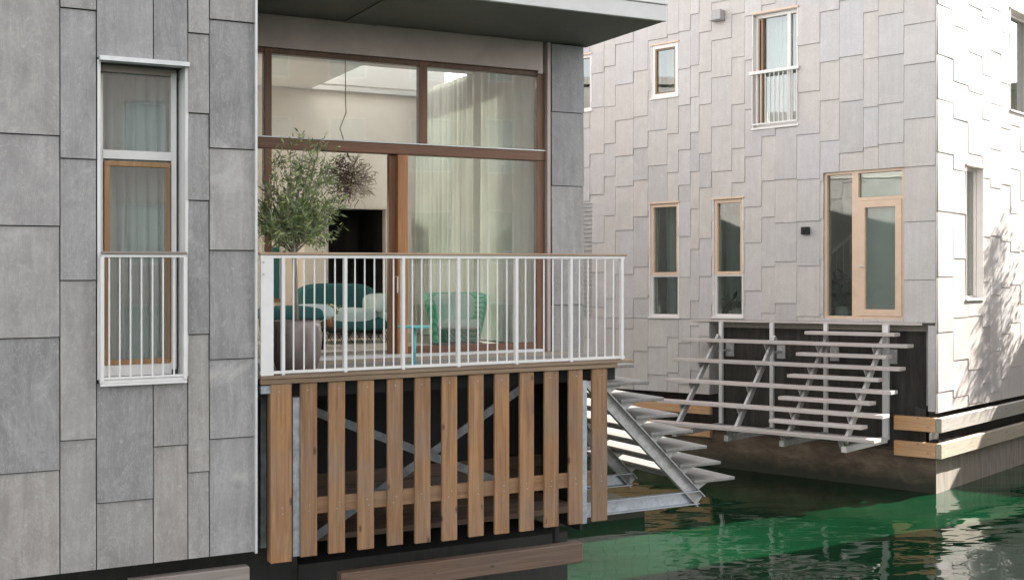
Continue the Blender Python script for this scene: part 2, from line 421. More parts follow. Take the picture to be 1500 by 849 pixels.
# narrow window hole
wa0, wa1 = FA.A(147), FA.A(273); wz1, wz0 = FA.Z(205, 91), FA.Z(210, 559)
hole = (wa0, wa1, wz0, wz1)
mb = MB()
wall_boxes(mb, FA, A0, -.005, zBot+.02, ZT, -.36, -.035, [hole])
mb.box(FA, -.36, -.005, zBot+.02, ZT, -1.5, -.36)                          # return beside the balcony
aS0 = FA.A(803, TH)
mb.box(FA, aS0, AE-.02, zD-.3, zS, -1.72, TH-.03)                           # pier right of glazing
# right gable with a tall window
gz0, gz1 = zD+.06, zS-.12
GA = Frame(FA.P(AE-.02,0,0)-Vector((0,0,0)), (-FA.n.x,-FA.n.y,0), (FA.u.x,FA.u.y,0))   # a = depth behind the front plane, outward = +u
GA.o.z = FA.u.z*(AE-.02)
wall_boxes(mb, GA, 1.72, 9.5, zD-.3, zS, -.3, 0, [(1.84,5.1,gz0,gz1)])
up_=MB(); up_.box(FA, 0, AE-.02, zS+.34, ZT+1.2, -9.5, -5.5); up_.build('upper_storey', M['ceil'], HA)  # set back and white to look bright through the added roof opening
mb.box(FA, A0, AE-.02, zD-.3, zS, -9.5, -9.2)
mb.box(FA, A0, A0+.3, zD-.3, ZT, -9.2, -.36)
mb.box(FA, A0, -.36, ZT, ZT+.2, -9.5, -.035)                               # roof over the tall block
mb.build('wall', M['gap'], HA)

# slate slabs, transcribed column by column
cl = MB(); fx = MB()
def colA(x0, x1, ys, top=-260, bot=None):
    """x0,x1 px edges, ys = px heights of the joints between slabs"""
    a0, a1 = FA.A(x0), FA.A(x1); xm = (x0+x1)/2
    zz = [FA.Z(xm, y) for y in [top]+list(ys)] + [zBot if bot is None else FA.Z(xm, bot)]
    for i in range(len(zz)-1):
        zt, zb = zz[i], zz[i+1]
        cl.shingle(FA, a0+.004, a1-.004, zb+.004, zt-.004, zb, zt, .016, .014, -.03, random.uniform(-.006,.006))
        for aa in (a0+.035,a1-.035):
            for zz_ in (zb+.045,zt-.05):
                tt_=-.03+.016*(1-(zz_-zb)/(zt-zb))+.014; q=FA.P(aa,zz_,tt_-.002); fx.tube([q,q+FA.n*.006],.0055,6)
colA(-330,-215,[-120,40,250,420,640,760]); colA(-215,-120,[-60,150,330,560,720]); colA(-120,0-14,[-140,90,270,470,610,770])
colA(-14,88,[-130,196.5,330.5,495,692])
colA(88,141.5,[-80,13,232.5,410.5,644])
colA(141.5,225,[-90], bot=88); colA(225,275.5,[-40], bot=92)
colA(141.5,225,[733.5], top=560); colA(225,275.5,[652.5], top=558)
colA(275.5,307,[-70,49,166,293.5,489.5,691]); colA(307,374,[-110,31,218,366.5,525.5,641])
# narrow strip beside glazing
def colH(x0,x1,ys,t,bot):
    a0,a1 = FA.A(x0,t),FA.A(x1,t); xm=(x0+x1)/2
    zz=[zS-.01]+[FA.Z(xm,y,t) for y in ys]+[bot]
    for i in range(len(zz)-1): cl.shingle(FA,a0+.004,a1-.004,zz[i+1]+.003,zz[i]-.003,zz[i+1],zz[i],.013,.014,t-.02)
sc0=cl.build('slate_cladding', M['slateA'], HA); fx.build('slate_fixings', M['galv'], sc0)['kind']='stuff'; cl=MB()
colH(808,855.5,[165,272.5,376,446],TH,zD-.25)
cl.build('pier_cladding', M['slateA'], HA); cl=MB()
# right gable slabs
rng = random.Random(3)
def auto_clad(fr, a0, a1, z0, z1, holes, lift, seed, edges=None, wr=(.4,.7), hr=(.6,1.1), th=.012, base=-.0, gap=.006):
    rg = random.Random(seed); mbx = MB()
    if edges is None:
        edges=[a0]
        while edges[-1] < a1-wr[0]: edges.append(min(a1, edges[-1]+rg.uniform(*wr)))
        if edges[-1] < a1: edges[-1] = a1
    for i in range(len(edges)-1):
        e0,e1 = edges[i],edges[i+1]; z = z0 - rg.uniform(0,hr[0])
        while z < z1:
            h = rg.uniform(*hr); zb, zt = z, z+h
            rs = [(e0+gap/2, e1-gap/2, max(zb,z0)+gap*.6, min(zt,z1)-gap*.6)]
            for hl in holes: rs = [q for q in rect_sub(rs, hl)]
            sk = rg.uniform(-.004,.004)/max(.2,(e1-e0))
            for (p,q,r,s) in rs:
                if q-p > .02 and s-r > .02: mbx.shingle(fr, p,q,r,s, zb,zt, lift, th, base, sk)
            z = zt
    return mbx
g = auto_clad(GA, 1.46, 9.4, zD-.25, zS+.0, [(1.82,5.12,gz0-.02,gz1+.02)], .018, 5, base=.0)
g2 = auto_clad(GA, 5.5, 9.4, zS+.40, ZT+1.2, [(6.5,7.5,zS+1,zS+2.6)], .018, 6)
b0=len(g.v); g.v+=g2.v; g.f+=[[i+b0 for i in f] for f in g2.f]; g.m+=g2.m
b0=len(cl.v); cl.v+=g.v; cl.f+=[[i+b0 for i in f] for f in g.f]; cl.m+=g.m
cl.build('gable_cladding', M['slateA'], HA)
ct = MB(); ct.box(FA, -.010, .008, zBot-.01, ZT, -.05, .018); ct.build('corner_trim', M['alu'], HA)
for p0,p1 in ((1.84,5.1),):
    fr_ = MB()
    for q0,q1,y0,y1 in ((p0,p1,gz0,gz0+.06),(p0,p1,gz1-.06,gz1),(p0,p0+.06,gz0+.06,gz1-.06),(p1-.06,p1,gz0+.06,gz1-.06),((p0+p1)/2-.03,(p0+p1)/2+.03,gz0+.06,gz1-.06)):
        fr_.box(GA,q0,q1,y0,y1,-.12,-.03)
    f = fr_.build('window', M['oak'], HA); pn = MB(); pn.box(GA,p0+.06,(p0+p1)/2-.03,gz0+.06,gz1-.06,-.09,-.07); pn.box(GA,(p0+p1)/2+.03,p1-.06,gz0+.06,gz1-.06,-.09,-.07); pn.build('pane',M['glass'],f)

# ---- narrow window in the slate wall
D = -.25
wf = MB()
aw0, aw1 = FA.A(147.5,-.05)+.0, FA.A(257.5,D)
for (x0,x1,y0,y1) in ((143.5,150.5,108,540),(250.5,258,108,540)):
    wf.box(FA, FA.A(x0,D),FA.A(x1,D),FA.Z((x0+x1)/2,y1,D),FA.Z((x0+x1)/2,y0,D),D-.06,D+.012)
wf.box(FA, FA.A(150.5,D),FA.A(250.5,D),FA.Z(200,234,D),FA.Z(200,221.5,D),D-.06,D+.02)
wf.box(FA, FA.A(143.5,D),FA.A(258,D),FA.Z(200,108,D),wz1+.0,D-.06,D+.01,1)
wf.box(FA, FA.A(150.5,D),FA.A(250.5,D),FA.Z(200,549,D),FA.Z(200,531,D),D-.06,D+.02)
win = wf.build('window', [M['white_metal'],M['header']], HA)
lin = MB()                                    # reveal lining
lin.box(FA, wa1-.004, wa1+.02, wz0+.03, wz1-.0, D-.06, -.015)
lin.box(FA, wa0-.02, wa0+.004, wz0+.03, wz1-.0, D-.06, -.015)
lin.build('jamb_lining', M['white_metal'], win)
sb = MB()
X0,X1,Y0,Y1 = 152,249,237,533
ax0,ax1 = FA.A(X0,D),FA.A(X1,D); sz1,sz0 = FA.Z(200,Y0,D),FA.Z(200,Y1,D); fw=.042
for r in ((ax0,ax1,sz1-fw,sz1),(ax0,ax1,sz0,sz0+fw),(ax0,ax0+fw,sz0+fw,sz1-fw),(ax1-fw,ax1,sz0+fw,sz1-fw)): sb.box(FA,*r,D-.03,D+.028)
sb.build('timber_sash', M['oak'], win, .004)
pn = MB(); pn.box(FA,ax0+fw,ax1-fw,sz0+fw,sz1-fw,D-.01,D+.005); pn.build('lower_pane',M['glass'],win)
pn = MB(); pn.box(FA,FA.A(150.5,D),FA.A(250.5,D),FA.Z(200,221.5,D),FA.Z(200,108,D),D-.02,D-.005); pn.build('upper_pane',M['glass'],win)
hd = MB(); hd.box(FA, wa0-.01, wa1+.016, wz1-.012, wz1+.022, -.06, .045); hd.build('head_flashing',M['alu'],win)
sl = MB(); sl.box(FA, wa0-.006, wa1+.0, wz0-.0, wz0+.03, D-.06, .035); sl.box(FA, wa0-.006, wa1, wz0-.02, wz0-.001, .03, .042); sl.build('sill',M['white_metal'],win,.003)
# guard rail across it
gr = thing('window_guard_rail', FA.P(FA.A(210),wz0,.03), 'small white guard rail with a thin wooden cap across the narrow slate wall window', 'railing')
gz_top, gz_bot = FA.Z(210,372.5,.03), FA.Z(210,551,.03)
ga0,ga1 = FA.A(149,.03),FA.A(272,.03)
h_=MB(); h_.box(FA,ga0-.005,ga1+.005,gz_top,gz_top+.022,.005,.058); h_.build('handrail',M['rail_timber'],gr,.004)
h_=MB(); h_.box(FA,ga0,ga1,gz_top-.022,gz_top-.001,.015,.045); h_.build('top_bar',M['white_metal'],gr); h_=MB(); h_.box(FA,ga0,ga1,gz_bot-.012,gz_bot+.006,.018,.042); h_.build('bottom_bar',M['white_metal'],gr)
for px in (149.5,271.2):
    p_=MB(); a=FA.A(px,.03); p_.box(FA,a-.014,a+.014,gz_bot-.03,gz_top-.022,.014,.046); p_.build('post',M['white_metal'],gr)
for px in (160,175.5,191.3,207.4,223.5,239,255):
    p_=MB(); a=FA.A(px,.03); p_.tube([FA.P(a,gz_bot,.03),FA.P(a,gz_top-.02,.03)],.0068,6); p_.build('baluster',M['white_metal'],gr)

# ---- overhang above the balcony
oh = MB()
oh.box(FA, .012, AO, zS, zS+.02, TH-.1, -.04)
of = oh.build('soffit', M['soffit'], HA)
oj = MB()
for px in (612,):
    a=FA.A(px); oj.box(FA,a-.17,a+.17,zS-.012,zS-.003,TH,-.05)
oj.build('soffit_joint_strip', M['soffit'], of)
fb = MB(); fb.box(FA, .012, AO+.005, zS-.004, zS+.155, -.04, -.002); fb.build('lower_fascia', M['fascia'], HA, .004)
fb = MB(); fb.box(FA, .012, AO+.015, zS+.158, zS+.33, -.04, .012); fu = fb.build('upper_fascia', M['white_metal'], HA, .004)
a=.1
while a < AO:
    bt=MB(); p=FA.P(a,zS+.255,.012); bt.tube([p,p+FA.n*.008],.011,8); a+=.31; bt.build('bolt', M['galv'], fu)
fb = MB(); fb.box(FA, .012, AO+.06, zS+.345, zS+.39, -.5, .03); fb.build('roof_edge_board', M['deck_edge'], HA)
SK=(FA.A(492,-4.2),FA.A(492,-4.2)+1.9,-5.15,-3.3)  # roof opening added to let daylight brighten the room
rf = MB()
for r_ in rect_sub([(.012,AO-.03,-9.5,-.042)],SK): rf.box(FA, r_[0],r_[1], zS+.022, zS+.33, r_[2],r_[3]); rf.build('upper_slab', M['ceil'], HA)

# ---- glazing
gl = MB()
hz1 = zS-.003; zHb = FA.Z(590,86,TH)         # header foot
hb = MB(); hb.box(FA, 0, FA.A(788.5,TH), zHb, hz1, TH-.25, TH); hb.build('header_panel', M['header'], HA, .004)
xm=590
def vbar(mbx, x0,x1,z0,z1,t0=TG-.05,t1=TG+.04,mi=0): mbx.box(FA, FA.A(x0,TG),FA.A(x1,TG),z0,z1,t0,t1,mi)
zTr1, zTr0 = FA.Z(590,212,TG), FA.Z(590,227,TG)   # transom
zF = zD+.03
gz = MB()
vbar(gz,386,396.5,zF,zHb); vbar(gz,612.5,624,zTr1,zHb); vbar(gz,785,794.5,zF,zHb)
gz.box(FA, 0.0, FA.A(785,TG), zHb-.05, zHb-.001, TG-.05,TG+.035)
vbar(gz,340,350,zF,zHb)
G = gz.build('glazed_front', M['frame_timber'], HA, .004)
tb = MB(); tb.box(FA, 0, FA.A(796,TG), zTr0, zTr1, TG-.05, TG+.05); tb.build('transom', M['frame_timber_x'], G, .006)
tb = MB(); tb.box(FA, 0, FA.A(796,TG), zTr1+.001, zTr1+.013, TG+.0, TG+.058); tb.build('transom_flashing', M['alu'], G)
sb = MB(); vbar(sb,570.5,581,zF,zTr0-.001,TG-.07,TG-.012); sb.build('inner_stile', M['frame_timber'], G, .004)
sb = MB(); vbar(sb,580.5,595.5,zF,zTr0-.001,TG-.06,TG+.045); st = sb.build('door_stile', M['door_timber'], G, .006)
hn = MB(); p=FA.P(FA.A(577,TG),FA.Z(577,405,TG),TG+.045); hn.tube([p,p+FA.n*.05,p+FA.n*.05+Vector((0,0,-.16))],.008,6); hn.build('handle',M['alu'],st)
sb = MB(); vbar(sb,595.5,785,zF,zF+.07,TG-.04,TG+.03); sb.build('bottom_rail', M['frame_timber_x'], G, .004)
def pane(x0,x1,z0,z1,name,t=TG): p_=MB(); p_.box(FA,FA.A(x0,TG),FA.A(x1,TG),z0,z1,t-.009,t+.009); p_.build(name,M['glass'],G)
pane(396.5,612.5,zTr1+.02,zHb-.05,'upper_pane'); pane(624,785,zTr1+.02,zHb-.05,'upper_pane')
pane(595.5,785,zF+.07,zTr0,'lower_pane'); pane(350,386,zF,zTr0,'lower_pane',TG+.004); pane(350,386,zTr1+.02,zHb-.05,'upper_pane')
th_ = MB(); th_.box(FA,0,FA.A(790,TG),zD-.02,zF-.001,TG-.1,TG+.09); th_.build('threshold',M['alu'],G)
tr = MB(); tr.box(FA,FA.A(789,TH),FA.A(796,TH),zHb-.03,zS-.003,TG-.02,TH-.01); tr.box(FA,FA.A(794.7,TG)+.01,FA.A(806,TH),zD,zS-.003,TG-.02,TH+.012); tr.build('side_trim',M['header'],HA,.003)

# ---- room behind the glazing
zI = zD+.02; zC = zS-.06; TB=-5.3
rm = MB()
rm.box(FA, 0, AE-.32, zI-.2, zI, -9.2, TG-.1); rm.build('room_floor', M['floor'], HA)
rm = MB()
for r_ in rect_sub([(0,AE-.32,-9.2,TG-.06)],SK): rm.box(FA,r_[0],r_[1],zC,zS-.003,r_[2],r_[3]); rm.build('room_ceiling', M['ceil'], HA)
rm = MB()
fa0,fa1 = FA.A(481,TB),FA.A(565,TB); fzt = FA.Z(520,306,TB)
wall_boxes(rm,FA,-.3,AE-.32,zI,zC,TB-.12,TB,[(fa0,fa1,zI-.01,fzt)])
rm.box(FA,-.34,-.01,zI,zC,TB,TG-.1)
rm.build('room_wall', M['plaster'], HA)
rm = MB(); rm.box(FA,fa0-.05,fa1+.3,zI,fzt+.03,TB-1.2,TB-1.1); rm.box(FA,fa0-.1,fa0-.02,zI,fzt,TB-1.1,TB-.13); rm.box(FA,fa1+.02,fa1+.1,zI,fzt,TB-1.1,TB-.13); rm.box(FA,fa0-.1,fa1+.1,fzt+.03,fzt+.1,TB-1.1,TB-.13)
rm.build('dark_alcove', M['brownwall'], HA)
rm = MB(); rm.box(FA,FA.A(446,TB+.3),FA.A(478,TB+.3),zI,fzt+.06,TB,TB+.3); rm.box(FA,fa0-.05,fa1+.12,fzt,fzt+.05,TB,TB+.05); rm.build('chimney_breast', M['plaster'], HA)

# teal panel on the room wall
tp = MB(); tt=TB+.03
tp.box(FA,FA.A(399,tt),FA.A(409,tt),FA.Z(404,437,tt),FA.Z(404,362,tt),TB,TB+.04,0); tp.box(FA,FA.A(398,tt),FA.A(411,tt),FA.Z(404,442,tt),FA.Z(404,437,tt),TB,TB+.06,1)
tag(tp.build('wall_panel',[M['teal'],M['oak']]),'narrow dark teal panel with a brown lower edge on the living room wall','wall panel')

# ---- curtains
def curtain(fr, a0,a1,z0,z1,t,mat,name,label,pitch=.13,amp=.045,seed=1,group=None):
    rg=random.Random(seed); mbx=MB(); n=max(8,int((a1-a0)/pitch*10)); rows=10; ph=0
    P0=[]
    offs=[]; ph=rg.uniform(0,6)
    for i in range(n+1):
        ph+=2*math.pi/10*rg.uniform(.55,1.5); offs.append(math.sin(ph)*rg.uniform(.6,1.0))
    b=0
    for side in (0,1):
        for j in range(rows+1):
            zz=z0+(z1-z0)*j/rows
            for i in range(n+1):
                am=amp*(1.0-.25*j/rows)
                mbx.v.append(fr.P(a0+(a1-a0)*i/n+.01*math.sin(i*.7+j*.5),zz,t+offs[i]*am-side*.004))
    st=(rows+1)*(n+1)
    for side in (0,1):
        for j in range(rows):
            for i in range(n):
                q=[side*st+j*(n+1)+i, side*st+j*(n+1)+i+1, side*st+(j+1)*(n+1)+i+1, side*st+(j+1)*(n+1)+i]
                mbx.f.append(q if side==0 else q[::-1]); mbx.m.append(0)
    return tag(mbx.build(name,mat,smooth=True),label,'curtain',group)
curtain(GA, 3.05,4.85,zI+.03,zC-.01,-.46,M['curtain'],'curtain','gathered cream sheer curtain glowing with daylight at the far end of the right balcony glass',.14,.085,4)
curtain(GA, 1.75,3.12,zI+.03,zC-.01,-.42,M['curtain'],'curtain','flatter cream sheer curtain nearest the right edge of the balcony glass',.20,.06,9)
curtain(FA, wa0-.05,wa1+.12,wz0+.02,wz1+.02,D-.22,M['curtainG'],'curtain','grey blue pleated curtain inside the narrow slate wall window',.09,.035,6)
# room shell behind narrow window
rm=MB(); rm.box(FA,A0+.3,-.36,wz0-.1,wz0,-3,-.37); rm.box(FA,A0+.3,-.36,wz1+.15,wz1+.25,-3,-.37); rm.box(FA,wa0-.9,wa0-.8,wz0,wz1+.15,-3,-.37); rm.box(FA,wa0-.9,-.37,wz0,wz1+.15,-3.1,-3)
rm.build('side_room_wall',M['plaster'],HA)

# ---- balcony deck
dk = MB()
da0, da1 = FA.A(382,.02), FA.A(929,.02)
nb=9; y0=TG+.09; wd=(-.02-y0)/nb
for i in range(nb):
    dk.box(FA, .02, da1-.02, zD-.028, zD, y0+i*wd+.004, y0+(i+1)*wd-.004)
dko = dk.build('balcony_deck', M['deck'], HA, .003)
de = MB(); de.box(FA, da0, da1, zD-.032, zD-.004, -.016, .03); de.box(FA, da0, FA.A(905,.02), zD-.075, zD-.034, -.03, .022); de.build('deck_edge', M['deck_edge'], dko, .004)
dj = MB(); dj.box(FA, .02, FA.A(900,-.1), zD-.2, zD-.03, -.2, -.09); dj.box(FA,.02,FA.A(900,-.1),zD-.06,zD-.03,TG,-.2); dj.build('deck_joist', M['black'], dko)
bk = MB(); bk.box(FA, FA.A(381,-.02), FA.A(396,-.02), zD-.15, zD-.085, -.08, .0); bk.build('deck_bracket', M['galv'], dko)

# ---- hull under the near house
zSB = FA.Z(640,792)
hu = MB()
hu.box(FA, A0, .6, -.6, zBot-.1, -9.3, -.8); hu.box(FA, .6, FA.A(835,-.7), -.6, zSB-.25, -9.3, -.75)
hu.build('pontoon', M['concrete'], HA)
hu = MB(); hu.box(FA, FA.A(842,-.9)-.03, FA.A(842,-.9), zSB-.25, zD-.3, -1.6,-.75); hu.box(FA, -.3, AE-.1, zSB-.25, zD-.3, -1.75, -1.6); hu.box(FA, A0,-.3, zBot-.1, zBot+.02,-9,-.5); hu.build('basement_wall', M['black'], HA)  # end wall added to keep the sun off the space behind the slats
pb = MB()
for i in range(5): pb.box(FA,.2,FA.A(836,-.8),zSB-.02,zSB+.03,-1.58+i*.2,-1.4+i*.2)
for i in range(3): pb.box(FA,.2,FA.A(836,-1.5),zSB+.03+i*.13,zSB+.155+i*.13,-1.59,-1.55)
pb.build('lower_platform', M['fenderA'], HA)

# ---- slat fence below the balcony
sf = thing('slat_fence', FA.P(FA.A(640),zSB,0), 'upright orange brown timber slats below the balcony with wide dark gaps', 'fence')
zr_mid=FA.Z(640,722,-.05)
slat_px=[(396,426.5),(439.5,464),(481.5,505.5),(525,548.5),(568,590.5),(608.5,631),(648,670),(687,708.5),(725,746),(762,782.5),(798,818.5),(833,853),(868,890)]
for i,(x0,x1) in enumerate(slat_px):
    s_=MB(); a0,a1=FA.A(x0),FA.A(x1); zt=zD-.077; zb=zSB+random.uniform(-.012,.012)
    j=random.uniform(-.004,.004)
    if i==0: s_.box(FA,a0,a1,zb-.01,zt,-.10,.02)
    else: s_.box(FA,a0+j,a1+j,zb,zt,-.03,.004)
    o=s_.build('slat',M['larch'],sf,.004)
    for zz_ in (zt-.06,zr_mid+.02,zr_mid-.03):
        n_=MB(); q=FA.P((a0+a1)/2+random.uniform(-.02,.02),zz_,.02 if i==0 else .004); n_.tube([q-FA.n*.002,q+FA.n*.002],.0055,6); n_.build('screw',M['galv'],o)
r_=MB(); zr0,zr1=FA.Z(640,733,-.05),FA.Z(640,710.5,-.05)
r_.box(FA,FA.A(450),FA.A(880),zr0,zr1,-.075,-.031); r_.build('cross_rail',M['larch_x'],sf,.004)
# steel frame behind
sfm = thing('steel_brace_frame', FA.P(FA.A(640),zSB,-.3), 'grey steel posts and crossed braces standing in the dark behind the timber slats', 'steel frame')
for x0,x1,yt,yb,t in ((429.5,440,582,815,-.012),(853.5,861,557,767,-.012)):
    s_=MB(); s_.box(FA,FA.A(x0),FA.A(x1),FA.Z((x0+x1)/2,yb),FA.Z((x0+x1)/2,yt),-.10,t); s_.build('post',M['galv'],sfm,.003)
tb_=-.55
def fp(px,py,t): a,z=FA.pix(px,py,t); return FA.P(a,z,t)
for (p,q) in (((455,600),(730,705)),((455,790),(775,560))):
    s_=MB(); s_.bar(fp(*p,tb_),fp(*q,tb_-.06 if p[1]>700 else tb_),.02,.075,FA.n.cross(FA.u) if 0 else (0,0,1)); s_.build('brace',M['galv'],sfm)
s_=MB(); a,z=FA.pix(385,640,-.5); s_.box(FA,a-.02,a+.03,zSB,zD-.1,-.55,-.5); s_.build('post',M['galv'],sfm)

# ---- balcony railing
br = thing('balcony_railing', FA.P(FA.A(650),zD,0), 'long white metal balcony railing with a thin brown wooden handrail', 'railing')
rt = FA.Z(650,374.2,0); ra0,ra1=FA.A(381),FA.A(917)
h_=MB(); h_.box(FA,ra0-.01,ra1,rt,rt+.022,-.03,.026); h_.build('handrail',M['rail_timber'],br,.005)
h_=MB(); h_.box(FA,ra0,FA.A(914),rt-.026,rt-.001,-.016,.016); h_.build('top_bar',M['white_metal'],br)
h_=MB(); h_.box(FA,ra0,FA.A(914),zD+.012,zD+.034,-.016,.016); h_.build('bottom_bar',M['white_metal'],br)
p_=MB(); p_.box(FA,FA.A(381.5),FA.A(400),zD-.002,rt-.027,-.012,.018); ep=p_.build('end_plate',M['white_metal'],br,.002)
for dz in (.06,.16): bt=MB(); p=FA.P(FA.A(385),rt-dz,.018); bt.tube([p,p+FA.n*.004],.008,8); bt.build('bolt',M['galv'],ep)
posts=[414.5,505.6,590.3,671.3,756.2,836,910.5]
for k,px in enumerate(posts):
    p_=MB(); a=FA.A(px); p_.box(FA,a-.0135,a+.0135,zD-.002,rt-.026,-.03,.02); p_.build('post',M['white_metal'],br,.002)
for k in range(6):
    a0,a1=FA.A(posts[k]),FA.A(posts[k+1])
    for j in range(1,6):
        a=a0+(a1-a0)*j/6; p_=MB(); p_.tube([FA.P(a,zD+.03,0),FA.P(a,rt-.02,0)],.0075,6); p_.build('baluster',M['white_metal'],br)

# ---- fender beams of the near house
def fender(fr,a0,a1,z0,z1,t0,t1,mat,label,name='fender_beam'):
    mbx=MB(); mbx.box(fr,a0,a1,z0,z1,t0,t1); return tag(mbx.build(name,mat,bevel=.008),label,'fender beam','timber fender beams above the water')
fender(FA,FA.A(500,-.1),FA.A(854,-.1),FA.Z(854,823,-.1),FA.Z(854,794,-.1),-.22,-.1,M['fenderA'],'dark brown timber beam low under the orange slats')
fender(FA,FA.A(190,.0),FA.A(366,.0),FA.Z(366,862),FA.Z(366,829),-.12,0,M['fenderA2'],'pale brown timber beam end under the dark slate wall')
s_=MB(); s_.box(FA,FA.A(812,-.3),FA.A(818,-.3),zSB-.35,zSB,-.34,-.28); s_.build('strut',M['black'],HA)

# ---- side stair of the near house
ts=-1.9
sA = thing('staircase', FA.P(FA.A(940,ts),.9,ts-1.2), 'grey steel open stair going down to the water beside the orange slats', 'staircase','open tread stairs down to the water')
def Ap(px,py,t=ts): a,z=FA.pix(px,py,t); return a,z
a7,z7=Ap(1075,697); a1_,z1_=Ap(950,557); tw=a7-FA.A(1016,ts)
for i in range(-1,7):
    f=i/6; a=a1_+(a7-a1_)*f; z=z1_+(z7-z1_)*f
    s_=MB(); s_.box(FA,a-tw,a,z-.038,z,ts-3.0,ts+.02); s_.build('tread',[M['treadA']],sA,.006)
def channel(mbx,p,q,h,w,side):
    d=(q-p).normalized(); up=side.cross(d).normalized()
    if up.z<0: up=-up
    mbx.bar(p,q,.012,h,up)
    for s in (-1,1): mbx.bar(p+up*s*(h/2)+side*w/2,q+up*s*(h/2)+side*w/2,w,.012,up)
for tt in (ts-.06,ts-1.5,ts-2.8):
    s_=MB(); p=FA.P(*Ap(860,553),tt); q=FA.P(*Ap(1028,734),tt); channel(s_,p,q,.15,.06,FA.n); s_.build('stringer',M['galvdirty'],sA)
    for i in range(-1,7):
        s_=MB()
        f=i/6; a=a1_+(a7-a1_)*f; z=z1_+(z7-z1_)*f-.04
        pts=[(a-tw+.02,z),(a-tw*.55,z),(a-tw+.03,z-.13),(a-tw-.05,z-.08)]
        s_.prism([FA.P(x,y,tt+.0) for x,y in pts],[FA.P(x,y,tt-.012) for x,y in pts])
        s_.build('tread_bracket',M['galvdirty'],sA)
    s_=MB(); p=FA.P(*Ap(800,745),tt); q=FA.P(*Ap(1030,725),tt); p=FA.P(p.dot(FA.u)*0+Ap(800,745)[0],Ap(1030,727)[1],tt); q=FA.P(Ap(1024,727)[0],Ap(1030,727)[1],tt)
    channel(s_,p,q,.15,.07,FA.n); s_.build('base_channel',M['galv'],sA)
fl=MB(); tf=-5.7; fl.box(FA,FA.A(640,tf),FA.A(945,tf),-.5,FA.Z(945,736,tf),tf-2,tf); tag(fl.build('float_block',M['hullB'],bevel=.01),'low mossy concrete float just above the water behind the nearer steel stair','float')

# ================================================================== FAR HOUSE (B)
HB = thing('slate_house', FB.P(-3,0,-3), 'slate clad floating house paled for bounce light with one sunlit side wall', 'house')
BA0=-11.0; ZBT=10.4; BD=9.0
zFb = FB.Z(1190,471)             # facade foot above the stair
zLb = FB.Z(1000,575)             # facade foot left of the stair
aL = FB.A(1040)
def win_rect(fr,x0,x1,y0,y1,t=0):
    xm=(x0+x1)/2; return (fr.A(x0,t),fr.A(x1,t),fr.Z(xm,y1,t),fr.Z(xm,y0,t))
RW={'small':win_rect(FB,955.5,994,65,142),'tall':win_rect(FB,1104,1169,17,185),'low1':win_rect(FB,953,995,298,463.5),
    'low2':win_rect(FB,1046,1089,291.5,463.5),'door':win_rect(FB,1207,1324,249,467),'left':win_rect(FB,838,867,82,163),'louvre':win_rect(FB,836,868.5,299,462)}
RG={'s1':win_rect(FG,1413.5,1438,245,437),'s2':win_rect(FG,1478,1515,22,166)}
mb=MB()
hs=list(RW.values())
wall_boxes(mb,FB,BA0,-.04,zFb,ZBT,-.30,-.0,hs)
mb.box(FB,BA0,aL,zLb,zFb,-.3,0)
wall_boxes(mb,FG,.30,BD,FG.Z(1380,601)+.06,ZBT,-.3,0,list(RG.values()))
mb.box(FB,BA0,-.3,zFb-.2,ZBT,-BD,-BD+.3); mb.box(FB,BA0,BA0+.3,zFb-.2,ZBT,-BD+.3,-.3); mb.box(FB,BA0,-.04,ZBT,ZBT+.2,-BD,0)
mb.build('wall',M['greypanel'],HB)
# slabs
edges_px=[137,200,250,330,395,480,530,583,622,677,767,825,900,960]
ed=[FB.A(820+x/3.032) for x in edges_px]+[FB.A(1130+x/3.538) for x in (22,135,255,355,480,557,690)]+[-.012]
left=[ed[0]]
rg=random.Random(2)
while left[0]>BA0: left.insert(0,left[0]-rg.uniform(.35,.75))
ed=left[:-1]+ed
c1=auto_clad(FB,BA0,-.012,zFb+.015,ZBT,hs,.016,21,ed,hr=(.62,1.05),th=.014,base=.004,gap=.006)
ed2=[e for e in ed if e<aL]+[aL]
c2=auto_clad(FB,BA0,aL,zLb,zFb+.012,[],.016,22,ed2,hr=(.5,.9),th=.014,base=.004,gap=.006)
c1.v,b0=c1.v+c2.v,len(c1.v); c1.f+=[[i+b0 for i in f] for f in c2.f]; c1.m+=c2.m
c1.build('slate_cladding',M['slateB'],HB)
zGb=FG.Z(1380,603)
c3=auto_clad(FG,.012,BD,zGb,ZBT,list(RG.values()),.010,23,None,(.38,.72),(.6,1.15),.014,.004,.003)
c3.build('side_cladding',M['slateB'],HB)
ct=MB(); ct.box(FB,-.012,.014,zGb,ZBT,-.012,.03); ct.build('corner_trim',M['greypanel'],HB)
cp=MB(); cp.box(FB,-.15,-.013,zGb+.02,zFb-.03,-.05,.0); cp.build('corner_panel',M['slateB'],HB)
fl_=MB(); fl_.box(FB,FB.A(1015),FB.A(1352),zFb-.03,zFb+.012,-.02,.05); fl_.build('base_flashing',M['treadB'],HB)
rc=MB(); rc.box(FB,aL-.1,-.16,-.2,zFb-.032,-.5,-.35); rc.box(FB,-.16,-.151,.6,zFb-.1,-.35,-.06); rc.box(FB,BA0,aL-.02,.3,zLb,-.5,-.32); rc.box(FG,.16,BD,.3,zGb+.05,-.45,-.25); rc.build('basement_wall',M['brownwall'],HB)
# louvre
lv=MB(); r=RW['louvre']; n=26; lv.box(FB,r[0],r[1],r[2],r[3],-.05,-.005)
for i in range(n):
    z=r[2]+(r[3]-r[2])*(i+.5)/n; lv.box(FB,r[0],r[1],z-.030,z+.024,-.004,.016)
lv.build('louvre_shutter',M['greypanel'],HB)

